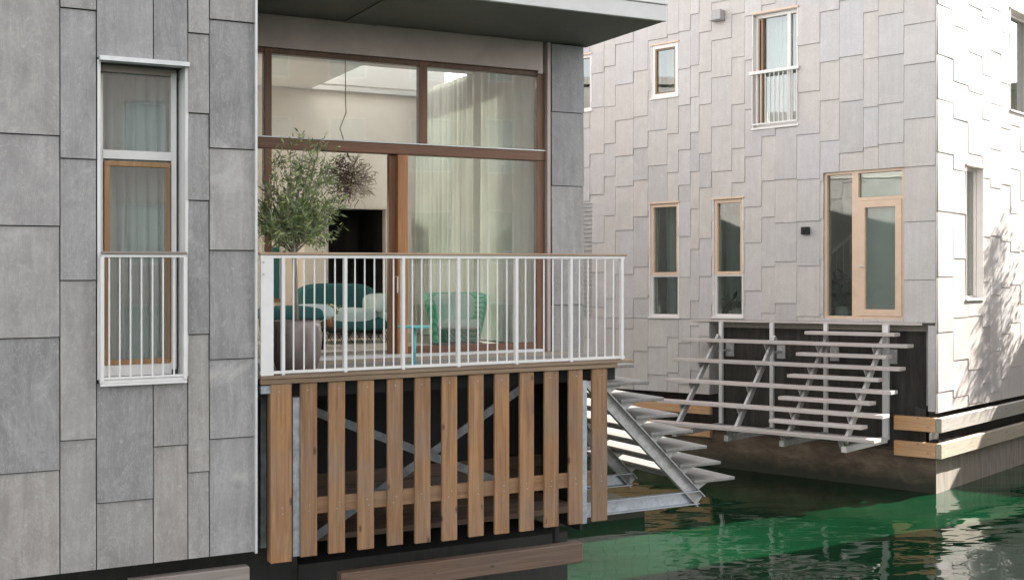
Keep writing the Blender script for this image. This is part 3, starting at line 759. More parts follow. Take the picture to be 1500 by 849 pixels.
def window(fr,r,parent,mat,fw=.055,rec=-.06,divs=(),sashes=None,name='window',glassm=None,split=None,sill=True):
    a0,a1,z0,z1=r; f=MB()
    for q in ((a0,a1,z1-fw,z1),(a0,a1,z0,z0+fw),(a0,a0+fw,z0+fw,z1-fw),(a1-fw,a1,z0+fw,z1-fw)): f.box(fr,*q,-.2,rec+.03)
    for d in divs: f.box(fr,a0+fw,a1-fw,d-fw*.5,d+fw*.5,-.2,rec+.03)
    for d in (split or ()): f.box(fr,d-fw*.5,d+fw*.5,z0+fw,z1-fw,-.2,rec+.03)
    o=f.build(name,mat,parent)
    zs=[z0+fw]+list(divs)+[z1-fw]
    p=MB(); p.box(fr,a0+fw,a1-fw,z0+fw,z1-fw,rec-.03,rec-.015); p.build('pane',glassm or M['glassB'],o)
    l=MB()
    for q in ((a0-.012,a0+.004,z0,z1),(a1-.004,a1+.012,z0,z1),(a0+.004,a1-.004,z1-.004,z1+.0015),(a0+.004,a1-.004,z0-.0015,z0+.004)): l.box(fr,*q,rec+.031,.031)
    l.build('reveal_lining',M['whiteframe'],o)
    if sill:
        s=MB(); s.box(fr,a0-.03,a1+.03,z0-.035,z0-.002,-.2,.055); s.build('sill',M['whiteframe'],o)
        s=MB(); s.box(fr,a0-.03,a1+.03,z1+.002,z1+.035,-.2,.05); s.build('head_flashing',M['pinkframe'],o)
    return o
def sash(fr,r,parent,mat,fw,rec,name='sash'):
    a0,a1,z0,z1=r; f=MB()
    for q in ((a0,a1,z1-fw,z1),(a0,a1,z0,z0+fw),(a0,a0+fw,z0+fw,z1-fw),(a1-fw,a1,z0+fw,z1-fw)): f.box(fr,*q,rec-.05,rec+.045)
    return f.build(name,mat,parent)
o=window(FB,RW['small'],HB,M['whiteframe'],.075,-.02); sash(FB,[RW['small'][0]+.076,RW['small'][1]-.076,RW['small'][2]+.076,RW['small'][3]-.076],o,M['oak'],.03,-.05)
r=RW['tall']; xs=FB.A(1153)
o=window(FB,r,HB,M['whiteframe'],.07,-.10,(),split=[xs])
sash(FB,[FB.A(1111,-.05),FB.A(1116,-.05)+.02,r[2]+.07,r[3]-.07],o,M['oak'],.03,-.09,'timber_stile')
for k,y in (('low1',403.5),('low2',402.5)):
    r=RW[k]; zd=FB.Z(970 if k=='low1' else 1067,y)
    o=window(FB,r,HB,M['whiteframe'],.05,-.05,(zd,)); sash(FB,[r[0]+.01,r[1]-.01,zd+.01,r[3]-.01],o,M['pinkframe'],.06,-.05)
r=RW['door']; xs=FB.A(1252); zd=FB.Z(1290,290)
f=MB(); a0,a1,z0,z1=r
for q in ((a0,a1,z1-.05,z1),(a0,a1,z0,z0+.05),(a0,a0+.05,z0+.05,z1-.05),(a1-.04,a1,z0+.05,z1-.05),(xs-.06,xs+.06,z0+.05,z1-.05)): f.box(FB,*q,-.2,-.02)
f.box(FB,xs+.06,a1-.04,zd-.03,zd+.03,-.2,-.02)
o=f.build('door_frame',M['pinkframe'],HB)
p=MB(); p.box(FB,a0+.05,xs-.06,z0+.05,z1-.05,-.1,-.085); p.build('side_pane',M['glassB'],o)
p=MB(); p.box(FB,xs+.06,a1-.04,zd+.03,z1-.05,-.1,-.085); p.build('top_pane',M['glassB'],o)
dr=[xs+.065,a1-.045,z0+.055,zd-.035]
d=sash(FB,dr,o,M['pinkframe'],.12,-.055,'door'); 
p=MB(); p.box(FB,dr[0]+.12,dr[1]-.12,dr[2]+.12,dr[3]-.12,-.09,-.075); p.build('door_pane',M['glassB'],o)
p=MB(); q=FB.P(dr[0]+.05,FB.Z(1262,390),-.01); p.tube([q,q+nB*.06,q+nB*.06+uB*.10],.012,6); p.build('handle',M['alu'],o)
window(FB,RW['left'],HB,M['whiteframe'],.06,-.04)
window(FG,RG['s1'],HB,M['whiteframe'],.05,-.12,(),sill=True); window(FG,RG['s2'],HB,M['whiteframe'],.06,-.14,(),split=[RG['s2'][0]+.35])
# inside of far house
rm=MB()
zfl=zFb; 
rm.box(FB,BA0+.3,-.3,zfl-.15,zfl,-BD+.3,-.3); zmid=FB.Z(1070,225); rm.box(FB,BA0+.3,-.3,zmid-.1,zmid+.15,-BD+.3,-.3)
rm.build('floor_slab',M['floor'],HB)
rm=MB(); rm.box(FB,BA0+.3,-.3,zfl,zmid-.1,-3.6,-3.5); rm.box(FB,BA0+.3,-.3,zmid+.15,ZBT,-3.6,-3.5)
for a in (FB.A(1020),FB.A(1170),FB.A(900)): rm.box(FB,a-.05,a+.05,zfl,zmid-.1,-3.5,-.3)
rm.build('inner_wall',M['plaster'],HB)
t_=-.34
curtain(FB,RW['low1'][0],RW['low1'][1],RW['low1'][2]-.1,RW['low1'][3]+.1,t_-.22,M['curtainG'],'curtain','grey green curtain behind the leftmost narrow lower window of the pale house',.2,.03,33)
curtain(FB,RW['low2'][0]-.2,RW['low2'][1]+.2,RW['low2'][2]-.1,RW['low2'][3]+.1,t_-.4,M['curtainG'],'curtain','grey green curtain behind the second narrow lower window of the pale house',.2,.03,34)
curtain(FB,RW['tall'][0],RW['tall'][1],RW['tall'][2]-.1,RW['tall'][3]+.1,t_,M['curtainW'],'curtain','white curtain filling the tall upper window of the pale house',.1,.04,31)
curtain(FB,RW['small'][0],RW['small'][1],RW['small'][2]-.1,RW['small'][3]+.1,t_-.2,M['curtainW'],'curtain','pale curtain behind the small square upper window of the pale house',.16,.03,32)
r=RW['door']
for a0,a1,z0,z1,lab in ((dr[0]+.05,dr[1]-.05,dr[2]+.05,dr[3]-.02,'pale sheet standing in for the reflection in the glass of the pale house door'),(dr[0]+.0,dr[1],dr[3]+.08,r[3]-.03,'pale sheet standing in for the reflection in the small pane above the pale house door')):
    b_=MB(); b_.box(FB,a0,a1,z0,z1,-.122,-.116); tag(b_.build('blind',M['curtainW']),lab,'blind')  # pale sheets added to imitate the reflection in the door glass
for k,lab in (('s1','pale blind in the slim side window of the sunlit wall'),('s2','pale blind in the upper side window at the right edge')):
    q=RG[k]; b_=MB(); b_.box(FG,q[0],q[1],q[2],q[3],-.27,-.262); tag(b_.build('blind',M['curtainW']),lab,'blind')
# guard rail on tall upper window
gr=thing('window_guard_rail',FB.P((RW['tall'][0]+RW['tall'][1])/2,RW['tall'][2],.05),'pale guard rail across the tall upper window of the pale house','railing')
zr=FB.Z(1136,104)
s_=MB(); s_.box(FB,RW['tall'][0]-.05,RW['tall'][1]+.05,zr-.03,zr+.03,.03,.09); s_.build('handrail',M['whiteframe'],gr)
s_=MB(); s_.box(FB,RW['tall'][0],RW['tall'][1],RW['tall'][2]+.05,RW['tall'][2]+.08,.04,.07); s_.build('bottom_bar',M['whiteframe'],gr)
n=10
for i in range(n+1):
    a=RW['tall'][0]+(RW['tall'][1]-RW['tall'][0])*i/n; s_=MB(); s_.tube([FB.P(a,RW['tall'][2]+.06,.055),FB.P(a,zr-.02,.055)],.011,6); s_.build('baluster',M['whiteframe'],gr)
# fittings on the facade
a,z=FB.pix(1057,24); v_=MB(); v_.box(FB,a-.12,a+.09,z-.09,z+.1,0.03,.2); v_.box(FB,a-.14,a+.11,z-.11,z-.091,.02,.24); tag(v_.build('vent_hood',M['greypanel'],bevel=.01),'small grey vent hood high on the pale slate facade','vent')
a,z=FB.pix(1183,338); v_=MB(); v_.box(FB,a-.07,a+.07,z-.07,z+.07,.03,.14); v_.tube([FB.P(a,z,.14),FB.P(a,z,.17)],.045,12); tag(v_.build('wall_lamp',M['black'],bevel=.01),'small black cube wall lamp left of the pale house door','wall lamp')
# plants behind far windows
def leafy(mbx,c,rx,rz,n,ln,rg,wid=.35,mi=0,up=.3):
    for i in range(n):
        while True:
            p=Vector((rg.uniform(-1,1),rg.uniform(-1,1),rg.uniform(-1,1)))
            if p.length<1: break
        q=Vector(c)+Vector((p.x*rx,p.y*rx,p.z*rz)); d=Vector((rg.gauss(0,1),rg.gauss(0,1),rg.gauss(up,.8))).normalized()
        s=d.cross(Vector((rg.gauss(0,1),rg.gauss(0,1),rg.gauss(0,1)))).normalized(); l=ln*rg.uniform(.6,1.3)
        mbx.add([q,q+d*l*.5+s*l*wid*.5,q+d*l,q+d*l*.5-s*l*wid*.5],[(0,1,2,3)],mi)
for (px,py,rx,rz,nn,lab) in ((1234,432,.33,.38,260,'green leafy plant behind the glass left of the pale house door'),(1078,448,.16,.12,80,'small green plant behind the lower glass of the wider narrow window')):
    tp2=-.75 if px>1100 else -.45; a,z=FB.pix(px,py,tp2); c=FB.P(a,z,tp2); pt=thing('house_plant',(c.x,c.y,zFb),lab,'plant'); s_=MB(); leafy(s_,c,rx,rz,nn,.22,random.Random(int(px)),.4); s_.build('foliage',M['houseplant'],pt)
    s_=MB(); s_.lathe((c.x,c.y,zFb+.001),[(.09,0),(.14,.05),(.15,max(.1,z-zFb-rz*.6))],16); s_.build('pot',M['whiteframe'],pt,smooth=True)
a,z=FB.pix(968,458,-.35)
for k,dx in enumerate((0,)):
    c=FB.P(a+dx,RW['low1'][2]+.06,-.28); s_=MB(); s_.lathe(c,[(.035,0),(.045,.02),(.04,.12),(.03,.16)],14); tag(s_.build('candle_jar',M['ceil'],smooth=True),'small white jar on the inner sill of the leftmost lower window','jar')
# handrail of an inner stair seen through the glass left of the door
st_=thing('inner_stair_rail',FB.P(FB.A(1230,-1.2),zFb,-1.2),'pale sloping stair handrail seen through the glass beside the pale house door','stair rail')
p,q=FB.P(*FB.pix(1216,372,-1.2),-1.2),FB.P(*FB.pix(1256,338,-1.2),-1.2)
s_=MB(); s_.bar(p,q,.04,.06); s_.build('handrail',M['whiteframe'],st_)
for i in range(5):
    k=p.lerp(q,i/4); s_=MB(); s_.bar(k,(k.x,k.y,k.z-.85),.02,.02,FB.n); s_.build('baluster',M['whiteframe'],st_)

# hull
hb=MB(); hb.box(FB,BA0,-.0,-.8,FB.Z(1200,648),-.34,.03); hb.box(FB,BA0,-.35,-.8,.5,-BD,-.4)
hb.build('pontoon',M['hullB'],HB)
hb=MB(); hb.box(FG,.345,BD,-.8,FB.Z(1367,672),-.3,.0); hb.box(FG,-.028,.343,-.8,FB.Z(1367,672),-.02,.006); hb.build('pontoon_side',M['hullG'],HB)
# fenders
zu1,zu0=FB.Z(1340,610,.14),FB.Z(1340,631,.14); zl1,zl0=FB.Z(1340,647,.14),FB.Z(1340,669,.14)
fender(FB,FB.A(1309,.14),.035,zu0,zu1,.04,.14,M['larchB'],'upper short orange timber beam right of the far stair')
fender(FB,FB.A(1309,.14),.035,zl0,zl1,.04,.14,M['larchB'],'lower short orange timber beam right of the far stair')
fender(FG,-.14,BD+1,zu0,zu1,.04,.14,M['larchG'],'upper long sunlit timber beam along the white side wall')
fender(FG,-.14,BD+1,zl0,zl1,.04,.14,M['larchG'],'lower long sunlit timber beam along the white side wall')
fender(FB,BA0,FB.A(1040,.14),zu0,zu1,.04,.14,M['larchB'],'upper orange timber beam below the pale slates left of the far stair')
fender(FB,BA0,FB.A(1040,.14),zl0,zl1,.04,.14,M['larchB'],'lower orange timber beam below the pale slates left of the far stair')

# stair
sB=thing('staircase',FB.P(-2.5,.9,.9),'wide pale stair of long plank treads below the pale house door','staircase','open tread stairs down to the water')
zt0=FB.Z(1335,504,.4); zt4=FB.Z(1280,670,1.7)
zt=[]
for i,(px,py) in enumerate(((1334,504.5),(1320,538),(1306,572.5),(1293,607),(1279,645))):
    t=.4+.325*i; zt.append(FB.Z(px,py,t))
rise=(zt[0]-zt[3])/3
for i in range(5):
    t=.4+.325*i; z=zt[0]-rise*i
    s_=MB(); s_.box(FB,FB.A(1003+(-12)*i,t),-.3,z-.06,z,t-.15,t+.12); s_.build('wide_tread',M['treadB'],sB,.006)
    t2=t-.1625; z2=z+rise/2
    s_=MB(); s_.box(FB,-2.31,-.6,z2-.06,z2,t2-.13,t2+.12); s_.build('narrow_tread',M['treadB'],sB,.006)
zb=zt[0]-rise*4-.16
for u,m_,ex in ((FB.A(1047,.3),M['galvdirty'],0),(FB.A(1130,.3),M['galvdirty'],0),(FB.A(1206,.3),M['galvdirty'],0),(FB.A(1292,.2),M['white_metal'],0)):
    s_=MB(); s_.bar(FB.P(u,zt[0]+.05,.15),FB.P(u,zt[0]-rise*4-.1,1.62),.05,.11,FB.n); s_.build('stringer',m_,sB)
    for i in range(5):
        s_=MB(); t=.4+.325*i; z=zt[0]-rise*i-.06
        pts=[(t-.14,z),(t+.10,z),(t-.03,z-.2)]
        s_.prism([FB.P(u-.055,y,x) for x,y in pts],[FB.P(u-.04,y,x) for x,y in pts])
        s_.build('tread_bracket',M['galvdirty'],sB)
for px,yb in ((1055.5,622),(1130,622),(1209,628),(1297,640)):
    u=FB.A(px,.1); s_=MB(); w_=.035 if px<1250 else .055
    s_.box(FB,u-w_,u+w_,zb-.05,zFb-.031,.05,.11); s_.build('post',M['white_metal'],sB)
    s_=MB(); s_.box(FB,u-.045,u+.045,zb-.1,zb+.0,.112,1.72); s_.build('base_beam',M['galvdirty' if px<1250 else 'white_metal'],sB)
s_=MB(); s_.box(FB,FB.A(1055,.1)+.1,FB.A(1297,.1)-.1,zb-.08,zb-.02,.12,.18); s_.build('base_tie',M['galvdirty'],sB)
for px,py in ((1069,512),(1144,515),(1222,518),(1307,522)):
    a,z=FB.pix(px,py,-.33); s_=MB(); s_.box(FB,a-.09,a+.09,z-.13,z+.13,-.349,-.33); s_.box(FB,a-.02,a+.02,z-.02,z+.02,-.33,.06); s_.build('wall_bracket',M['galvdirty'],sB)

# ================================================================== THINGS IN AND ON THE BALCONY
def fpt(px,py,t): a,z=FA.pix(px,py,t); return FA.P(a,z,t)
def on_floor(px,py,zf):
    """point on a level floor under a pixel"""
    k=(CAMZ-zf-.01)/((py-HZ)/F_PX); return Vector(((px-750)/F_PX*k,k,zf))
def zfloor(p,zf): return zf+FA.u.z*((Vector((p.x,p.y,0))-Vector((FA.o.x,FA.o.y,0))).dot(Vector((FA.u.x,FA.u.y,0))))
# planter
c=FA.P(FA.A(434,-.42),zD+.001,-.42)
pl=thing('planter',c,'large round bronze planter holding the olive tree at the left of the balcony','planter')
hgt=.43; rr=.215
s_=MB(); s_.lathe(c,[(rr*.70,0),(rr*.82,.02),(rr*.97,.12),(rr*1.02,.25),(rr*1.0,.37),(rr*.95,hgt),(rr*.86,hgt),(rr*.84,hgt-.06),(.02,hgt-.06)],40); s_.build('pot',M['pot'],pl,smooth=True)
s_=MB(); s_.lathe(c,[(rr*.83,hgt-.065),(rr*.8,hgt-.04),(.03,hgt-.03)],24); s_.build('soil',M['soil'],pl)
# olive tree
ot=thing('olive_tree',c+Vector((0,0,hgt-.04)),'slender olive tree with narrow grey green leaves in the bronze planter','tree')
cc=Vector(c)
def wp(px,py,t=-.42): return fpt(px,py,t)
rg=random.Random(11)
trunk=[c+Vector((0,0,hgt-.05)),wp(433,440),wp(432,400),wp(430,365),wp(429,345)]
s_=MB(); s_.tube(trunk,[.026,.024,.021,.019,.016],8)
tips=[]
tgt=[(392,300),(385,268),(400,245),(412,228),(425,222),(445,215),(462,212),(478,222),(480,245),(470,270),(486,290),(478,320),(405,325),(388,330),(440,250),(450,285),(420,275),(455,325),(415,300),(470,205),(395,318),(435,235),(460,235),(404,345),(472,340),(430,310),(446,340),(482,265),(384,312),(466,300),(495,305),(400,335),(415,340),(440,335),(455,345),(425,325),(462,335),(396,322),(410,318),(444,318),(470,322),(388,300),(432,300),(452,300),(420,290),(475,305),(410,350),(448,352),(384,340),(480,350),(436,270),(405,285),(465,285)]
for k,(px,py) in enumerate(tgt):
    t=-.42+rg.uniform(-.22,.22); e=wp(px,py,t); p0=trunk[3] if k%3 else trunk[4]; p0=Vector(p0)+Vector((0,0,rg.uniform(-.05,.05)))
    md=p0.lerp(e,.5)+Vector((rg.uniform(-.03,.03),rg.uniform(-.03,.03),rg.uniform(-.03,.06)))
    s_.tube([p0,md,e],[.010,.006,.003],5); tips.append((p0,md,e))
s_.build('trunk',M['bark'],ot,smooth=True)
s_=MB()
for (p0,md,e) in tips:
    sub=[]
    for k in range(10):
        f=rg.uniform(.3,1.05); q=md.lerp(e,(f-.5)*2) if f>.5 else p0.lerp(md,f*2)
        d=(e-md).normalized()*.7+Vector((rg.gauss(0,.6),rg.gauss(0,.6),rg.gauss(.25,.5))); d.normalize()
        L=rg.uniform(.09,.24)
        for j in range(9):
            b_=q+d*L*j/9; s=d.cross(Vector((rg.gauss(0,1),rg.gauss(0,1),rg.gauss(0,1)))).normalized()
            ld=(d*.7+s*.8+Vector((0,0,rg.uniform(-.3,.2)))).normalized(); l=rg.uniform(.042,.078); w2=l*.12
            ss=ld.cross(Vector((rg.gauss(0,1),rg.gauss(0,1),rg.gauss(0,1)))).normalized()
            s_.add([b_,b_+ld*l*.5+ss*w2,b_+ld*l,b_+ld*l*.5-ss*w2],[(0,1,2,3)])
s_.build('crown',M['olive'],ot)
# twig ball pendant
tq=TG-.55
pc=fpt(512,262,tq)
tw_=thing('pendant_lamp',pc,'round pendant lamp of dense dark twigs hanging in the living room','pendant lamp')
rg=random.Random(5); s_=MB(); s2=MB(); rad=.30
for i in range(620):
    d=Vector((rg.gauss(0,1),rg.gauss(0,1),rg.gauss(0,1))).normalized(); k=rg.uniform(.25,1)
    p=pc+Vector((d.x,d.y,d.z*.92))*rad*k*.9; tdir=(d*.5+Vector((rg.gauss(0,1),rg.gauss(0,1),rg.gauss(0,1)))*.5).normalized(); l=rg.uniform(.05,.11)
    tgt_=s_ if (d.dot(FA.u)<.0 or rg.random()<.15) else s2
    m_=p+tdir*l*.5+Vector((rg.uniform(-.02,.02),)*3)
    tgt_.tube([p,m_,p+tdir*l],[.0045,.004,.002],4)
s_.build('dark_twigs',M['twig'],tw_); s2.build('pale_twigs',M['twigpale'],tw_)
top=fpt(506,146,tq); s_=MB(); s_.tube([pc+Vector((0,0,.2)),fpt(498,188,tq),fpt(507,165,tq),top,FA.P(FA.A(506,tq),zC,tq)],.006,6); s_.build('cord',M['blackmetal'],tw_)

# sofa
zR=zI+.002
def iu(v): return Vector((FA.u.x,FA.u.y,0))*v
def inn(v): return FA.n*v
def loc_at(px,t,z): return FA.P(FA.A(px,t),z,t)
tS=-3.6
sc_=loc_at(503,tS,zI); sf_=thing('sofa',sc_,'teal velvet two seat sofa with round bolsters on thin black wire legs','sofa')
hw=.5
s_=MB(); s_.pillow(sc_+Vector((0,0,.24))+inn(.05),iu(hw*.98),inn(.36),Vector((0,0,.085)),.5,.4); s_.build('seat_base',M['teal'],sf_,smooth=True)
s_=MB(); s_.pillow(sc_+Vector((0,0,.46))+inn(-.27),iu(hw),inn(.15),Vector((0,0,.25)),.55,.5); s_.build('backrest',M['teal'],sf_,smooth=True)
s_=MB(); s_.pillow(sc_+Vector((0,0,.33))+inn(.12)+iu(-.02),iu(.34),inn(.30),Vector((0,0,.10)),.6,.6); s_.build('seat_cushion',M['teal_pale'],sf_,smooth=True)
for (du,dz,r1) in ((.43,.46,.13),(.45,.31,.11),(-.46,.33,.12)):
    s_=MB(); s_.pillow(sc_+Vector((0,0,dz))+iu(du)+inn(.06),iu(r1*1.25),inn(.34),Vector((0,0,r1)),.7,.7); s_.build('bolster',M['teal_pale'],sf_,smooth=True)
s_=MB()
for i in range(9):
    a=-hw+.02+i*(2*hw-.04)/8; p=sc_+iu(a)+inn(.36)
    s_.tube([p+Vector((0,0,.2)),p+iu(.06)+Vector((0,0,.1)),p+iu(.01)+Vector((0,0,.005)),p+iu(-.06)+Vector((0,0,.1)),p+Vector((0,0,.2))],.006,5)
for y in (.36,-.3): s_.tube([sc_+iu(-hw)+inn(y)+Vector((0,0,.19)),sc_+iu(hw)+inn(y)+Vector((0,0,.19))],.009,6)
for x in (-hw+.04,hw-.04): s_.tube([sc_+iu(x)+inn(-.3)+Vector((0,0,.2)),sc_+iu(x)+inn(-.3)+Vector((0,0,.003))],.01,6)
s_.build('wire_base',M['blackmetal'],sf_)
# second low seat half hidden by the planter
pc2=loc_at(428,-2.6,zI); po=thing('pouf',pc2,'low teal cushioned seat half hidden behind the bronze planter','seat')
s_=MB(); s_.pillow(pc2+Vector((0,0,.40)),iu(.36),inn(.33),Vector((0,0,.085)),.6,.6); s_.build('cushion',M['teal'],po,smooth=True)
s_=MB(); s_.pillow(pc2+Vector((0,0,.41))+iu(.22),iu(.2),inn(.30),Vector((0,0,.09)),.7,.7); s_.build('side_bolster',M['teal_pale'],po,smooth=True)
s_=MB()
for x in (-.28,.28):
    for y in (-.25,.25): s_.tube([pc2+iu(x)+inn(y)+Vector((0,0,.34)),pc2+iu(x*.9)+inn(y*.9)+Vector((0,0,.003))],.012,6)
s_.build('legs',M['blackmetal'],po)
# low coffee table, copper pot with flowers
pt_=loc_at(480,-2.75,zI); tbx=thing('coffee_table',pt_,'small dark round coffee table in front of the teal sofa','table')
s_=MB(); s_.lathe(pt_+Vector((0,0,.2)),[(.2,0),(.21,.01),(.21,.022),(.2,.03)],28); s_.build('table_top',M['black'],tbx)
for k in range(3):
    an=k*2.094+.4; s_=MB(); s_.tube([pt_+Vector((.15*math.cos(an),.15*math.sin(an),.2)),pt_+Vector((.19*math.cos(an),.19*math.sin(an),.003))],.008,6); s_.build('leg',M['blackmetal'],tbx)
fp_=pt_+Vector((0,0,.232)); fw_=thing('flower_pot',fp_,'copper pot of small cream flowers in front of the teal sofa','flower pot')
s_=MB(); s_.lathe(fp_,[(.055,0),(.06,.02),(.065,.12),(.06,.14),(.05,.14)],20); s_.build('pot',M['copper'],fw_,smooth=True)
rg=random.Random(8); s_=MB(); leafy(s_,fp_+Vector((0,0,.19)),.12,.05,120,.05,rg,.5); s_.build('leaves',M['olive'],fw_)
s_=MB()
for i in range(16):
    q=fp_+Vector((rg.uniform(-.1,.1),rg.uniform(-.1,.1),.21+rg.uniform(-.02,.04))); s_.pillow(q,(.018,0,0),(0,.018,0),(0,0,.012),1,1,6,8)
s_.build('blossoms',M['petal'],fw_,smooth=True)
# rug
rg_=MB(); rg_.box(FA,FA.A(440,-2.4),FA.A(640,-2.4),zI+.001,zI+.022,-4.3,-2.15); tag(rg_.build('rug',M['rug'],bevel=.008),'pale cream rug under the teal sofa','rug')
# armchair
tC=-2.75
ac=loc_at(668,tC,zI); ch=thing('armchair',ac,'green woven cord armchair with flared sides seen through the balcony glass','armchair')
s_=MB(); na=40; rows=12
fdir=(FA.n*.97-Vector((FA.u.x,FA.u.y,0))*.25).normalized(); sdir=Vector((-fdir.y,fdir.x,0))
def shell(ang,z,inner):
    f=z/.60; rx=.27+.125*f; ry=.26+.08*f
    if inner: rx-=.035; ry-=.035
    return ac + sdir*(rx*math.sin(ang)) - fdir*(ry*math.cos(ang)-.02) + Vector((0,0,.03+z))
grid={}
for inner in (0,1):
    for j in range(rows+1):
        for i in range(na+1):
            ang=-2.15+4.3*i/na; zt_=.57-.06*max(0,abs(ang)-.9)
            grid[inner,j,i]=len(s_.v); s_.v.append(shell(ang,zt_*j/rows,inner))
def q4(*a): s_.f.append(list(a)); s_.m.append(0)
for j in range(rows):
    for i in range(na):
        q4(grid[0,j,i],grid[0,j,i+1],grid[0,j+1,i+1],grid[0,j+1,i]); q4(grid[1,j,i+1],grid[1,j,i],grid[1,j+1,i],grid[1,j+1,i+1])
    for i in (0,na): q4(grid[0,j,i],grid[1,j,i],grid[1,j+1,i],grid[0,j+1,i])
for i in range(na): q4(grid[0,rows,i],grid[0,rows,i+1],grid[1,rows,i+1],grid[1,rows,i]); q4(grid[0,0,i],grid[0,0,i+1],grid[1,0,i+1],grid[1,0,i])
s_.build('woven_shell',M['weave'],ch,smooth=True)
s_=MB(); s_.pillow(ac+Vector((0,0,.24))+fdir*.05,sdir*.25,fdir*.26,Vector((0,0,.06)),.5,.5); s_.build('seat_cushion',M['mint'],ch,smooth=True)
s_=MB(); s_.pillow(ac+Vector((0,0,.43))-fdir*.16,sdir*.25,fdir*.06,Vector((0,0,.16)),.5,.5); s_.build('back_cushion',M['mint'],ch,smooth=True)
s_=MB(); s_.tube([ac+sdir*.3*math.sin(x)-fdir*.27*math.cos(x)+Vector((0,0,.015)) for x in [i*.2-2.2 for i in range(23)]],.012,6); s_.build('base_ring',M['blackmetal'],ch)
# side table
k=loc_at(607,-.28,zD); k.z+=.001; sd=thing('side_table',k,'small round turquoise pedestal table on the balcony deck','table')
s_=MB(); s_.lathe(k+Vector((0,0,.345)),[(.15,0),(.153,.006),(.153,.014),(.15,.018)],32); s_.build('table_top',M['turq'],sd)
s_=MB(); s_.tube([k+Vector((0,0,.01)),k+Vector((0,0,.344))],.016,12); s_.build('pedestal',M['turq'],sd,smooth=True)
s_=MB(); s_.lathe(k,[(.125,0),(.125,.008),(.05,.012)],28); s_.build('foot',M['turq'],sd)

# ================================================================== THINGS OUTSIDE THE FRAME THAT SHADE OR REFLECT
def simple_house(fr,w,dep,h,label,mat,seed,z0=.5):
    o=thing('harbour_house',fr.P(w/2,0,-dep/2),label,'house')
    mb=MB(); rg=random.Random(seed); holes=[]
    x=.8
    while x<w-1.6:
        ww=rg.uniform(.7,1.6)
        for lv in range(int((h-1)//2.8)): holes.append((x,x+ww,z0+.8+lv*2.8,z0+.8+lv*2.8+1.7))
        x+=ww+rg.uniform(.7,1.5)
    wall_boxes(mb,fr,0,w,z0,h,-.3,0,holes); mb.box(fr,0,.3,z0,h,-dep,-.3); mb.box(fr,w-.3,w,z0,h,-dep,-.3); mb.box(fr,.3,w-.3,z0,h,-dep,-dep+.3); mb.box(fr,-.1,w+.1,h,h+.2,-dep-.1,.1)
    mb.build('wall',mat,o)
    hb=MB(); hb.box(fr,0,w,-.5,z0,-dep,0); hb.build('pontoon',M['concrete'],o)
    for hl in holes:
        f=MB()
        for q in ((hl[0],hl[1],hl[2],hl[2]+.07),(hl[0],hl[1],hl[3]-.07,hl[3]),(hl[0],hl[0]+.07,hl[2]+.07,hl[3]-.07),(hl[1]-.07,hl[1],hl[2]+.07,hl[3]-.07)): f.box(fr,*q,-.2,-.05)
        w_=f.build('window',M['white_metal'],o); p=MB(); p.box(fr,hl[0]+.07,hl[1]-.07,hl[2]+.07,hl[3]-.07,-.12,-.1); p.build('pane',M['glassB'],w_)
        p=MB(); p.box(fr,hl[0],hl[1],hl[2],hl[3],-.5,-.46); p.build('blind',M['curtainW'],w_)
    return o
# neighbour whose roof line cuts the light on the far house's side wall
dC,wC,zC_=1.0,9.18,CAMZ+1.98
oC=FG.P(wC,0,dC)
simple_house(Frame((oC.x,oC.y,0),(uB.x,uB.y,0),(nB.x,nB.y,0)),6.0,6.0,zC_-.2,'low brown rendered house standing just right of the view',M['facing2'],41)
# houses across the water behind the viewpoint
e=Vector((.77,-.64,0)).normalized(); ue=Vector((e.y,-e.x,0)); n_e=-e
ce=Vector((15.5,-5.5,0))
ux=Vector((-n_e.y,n_e.x,0))
simple_house(Frame(ce-ux*9,(ux.x,ux.y,0),(n_e.x,n_e.y,0)),18,7,14,'long pinkish rendered house across the water behind the viewpoint',M['facing'],43)

oC2=FG.P(11.6,0,1.3)  # unseen tall block added to cut sky light on the side wall
simple_house(Frame((oC2.x+6.2*uB.x*0,oC2.y,0),(uB.x,uB.y,0),(nB.x,nB.y,0)) if 0 else Frame((FG.P(15.4,0,1.2).x,FG.P(15.4,0,1.2).y,0),(uB.x,uB.y,0),(nB.x,nB.y,0)),7.0,6.0,9.2,'unseen tall brown block added behind the low house to darken the side wall',M['facing2'],53)
simple_house(Frame((-4.6,19.7,0),(-.1,.995,0),(.995,.1,0)),12,7,9.0,'unseen grey house added behind the grey slate house for the far windows to reflect',M['greypanel'],59)  # unseen house added to fill the far window reflections
# unseen tall block added to shade the deck, stair and side wall
simple_house(Frame((13.6,14.0,0),(.06,.998,0),(-.998,.06,0)),8.1,5,17.5,'unseen tall brown block added far right to shade the balcony deck',M['facing2'],47)
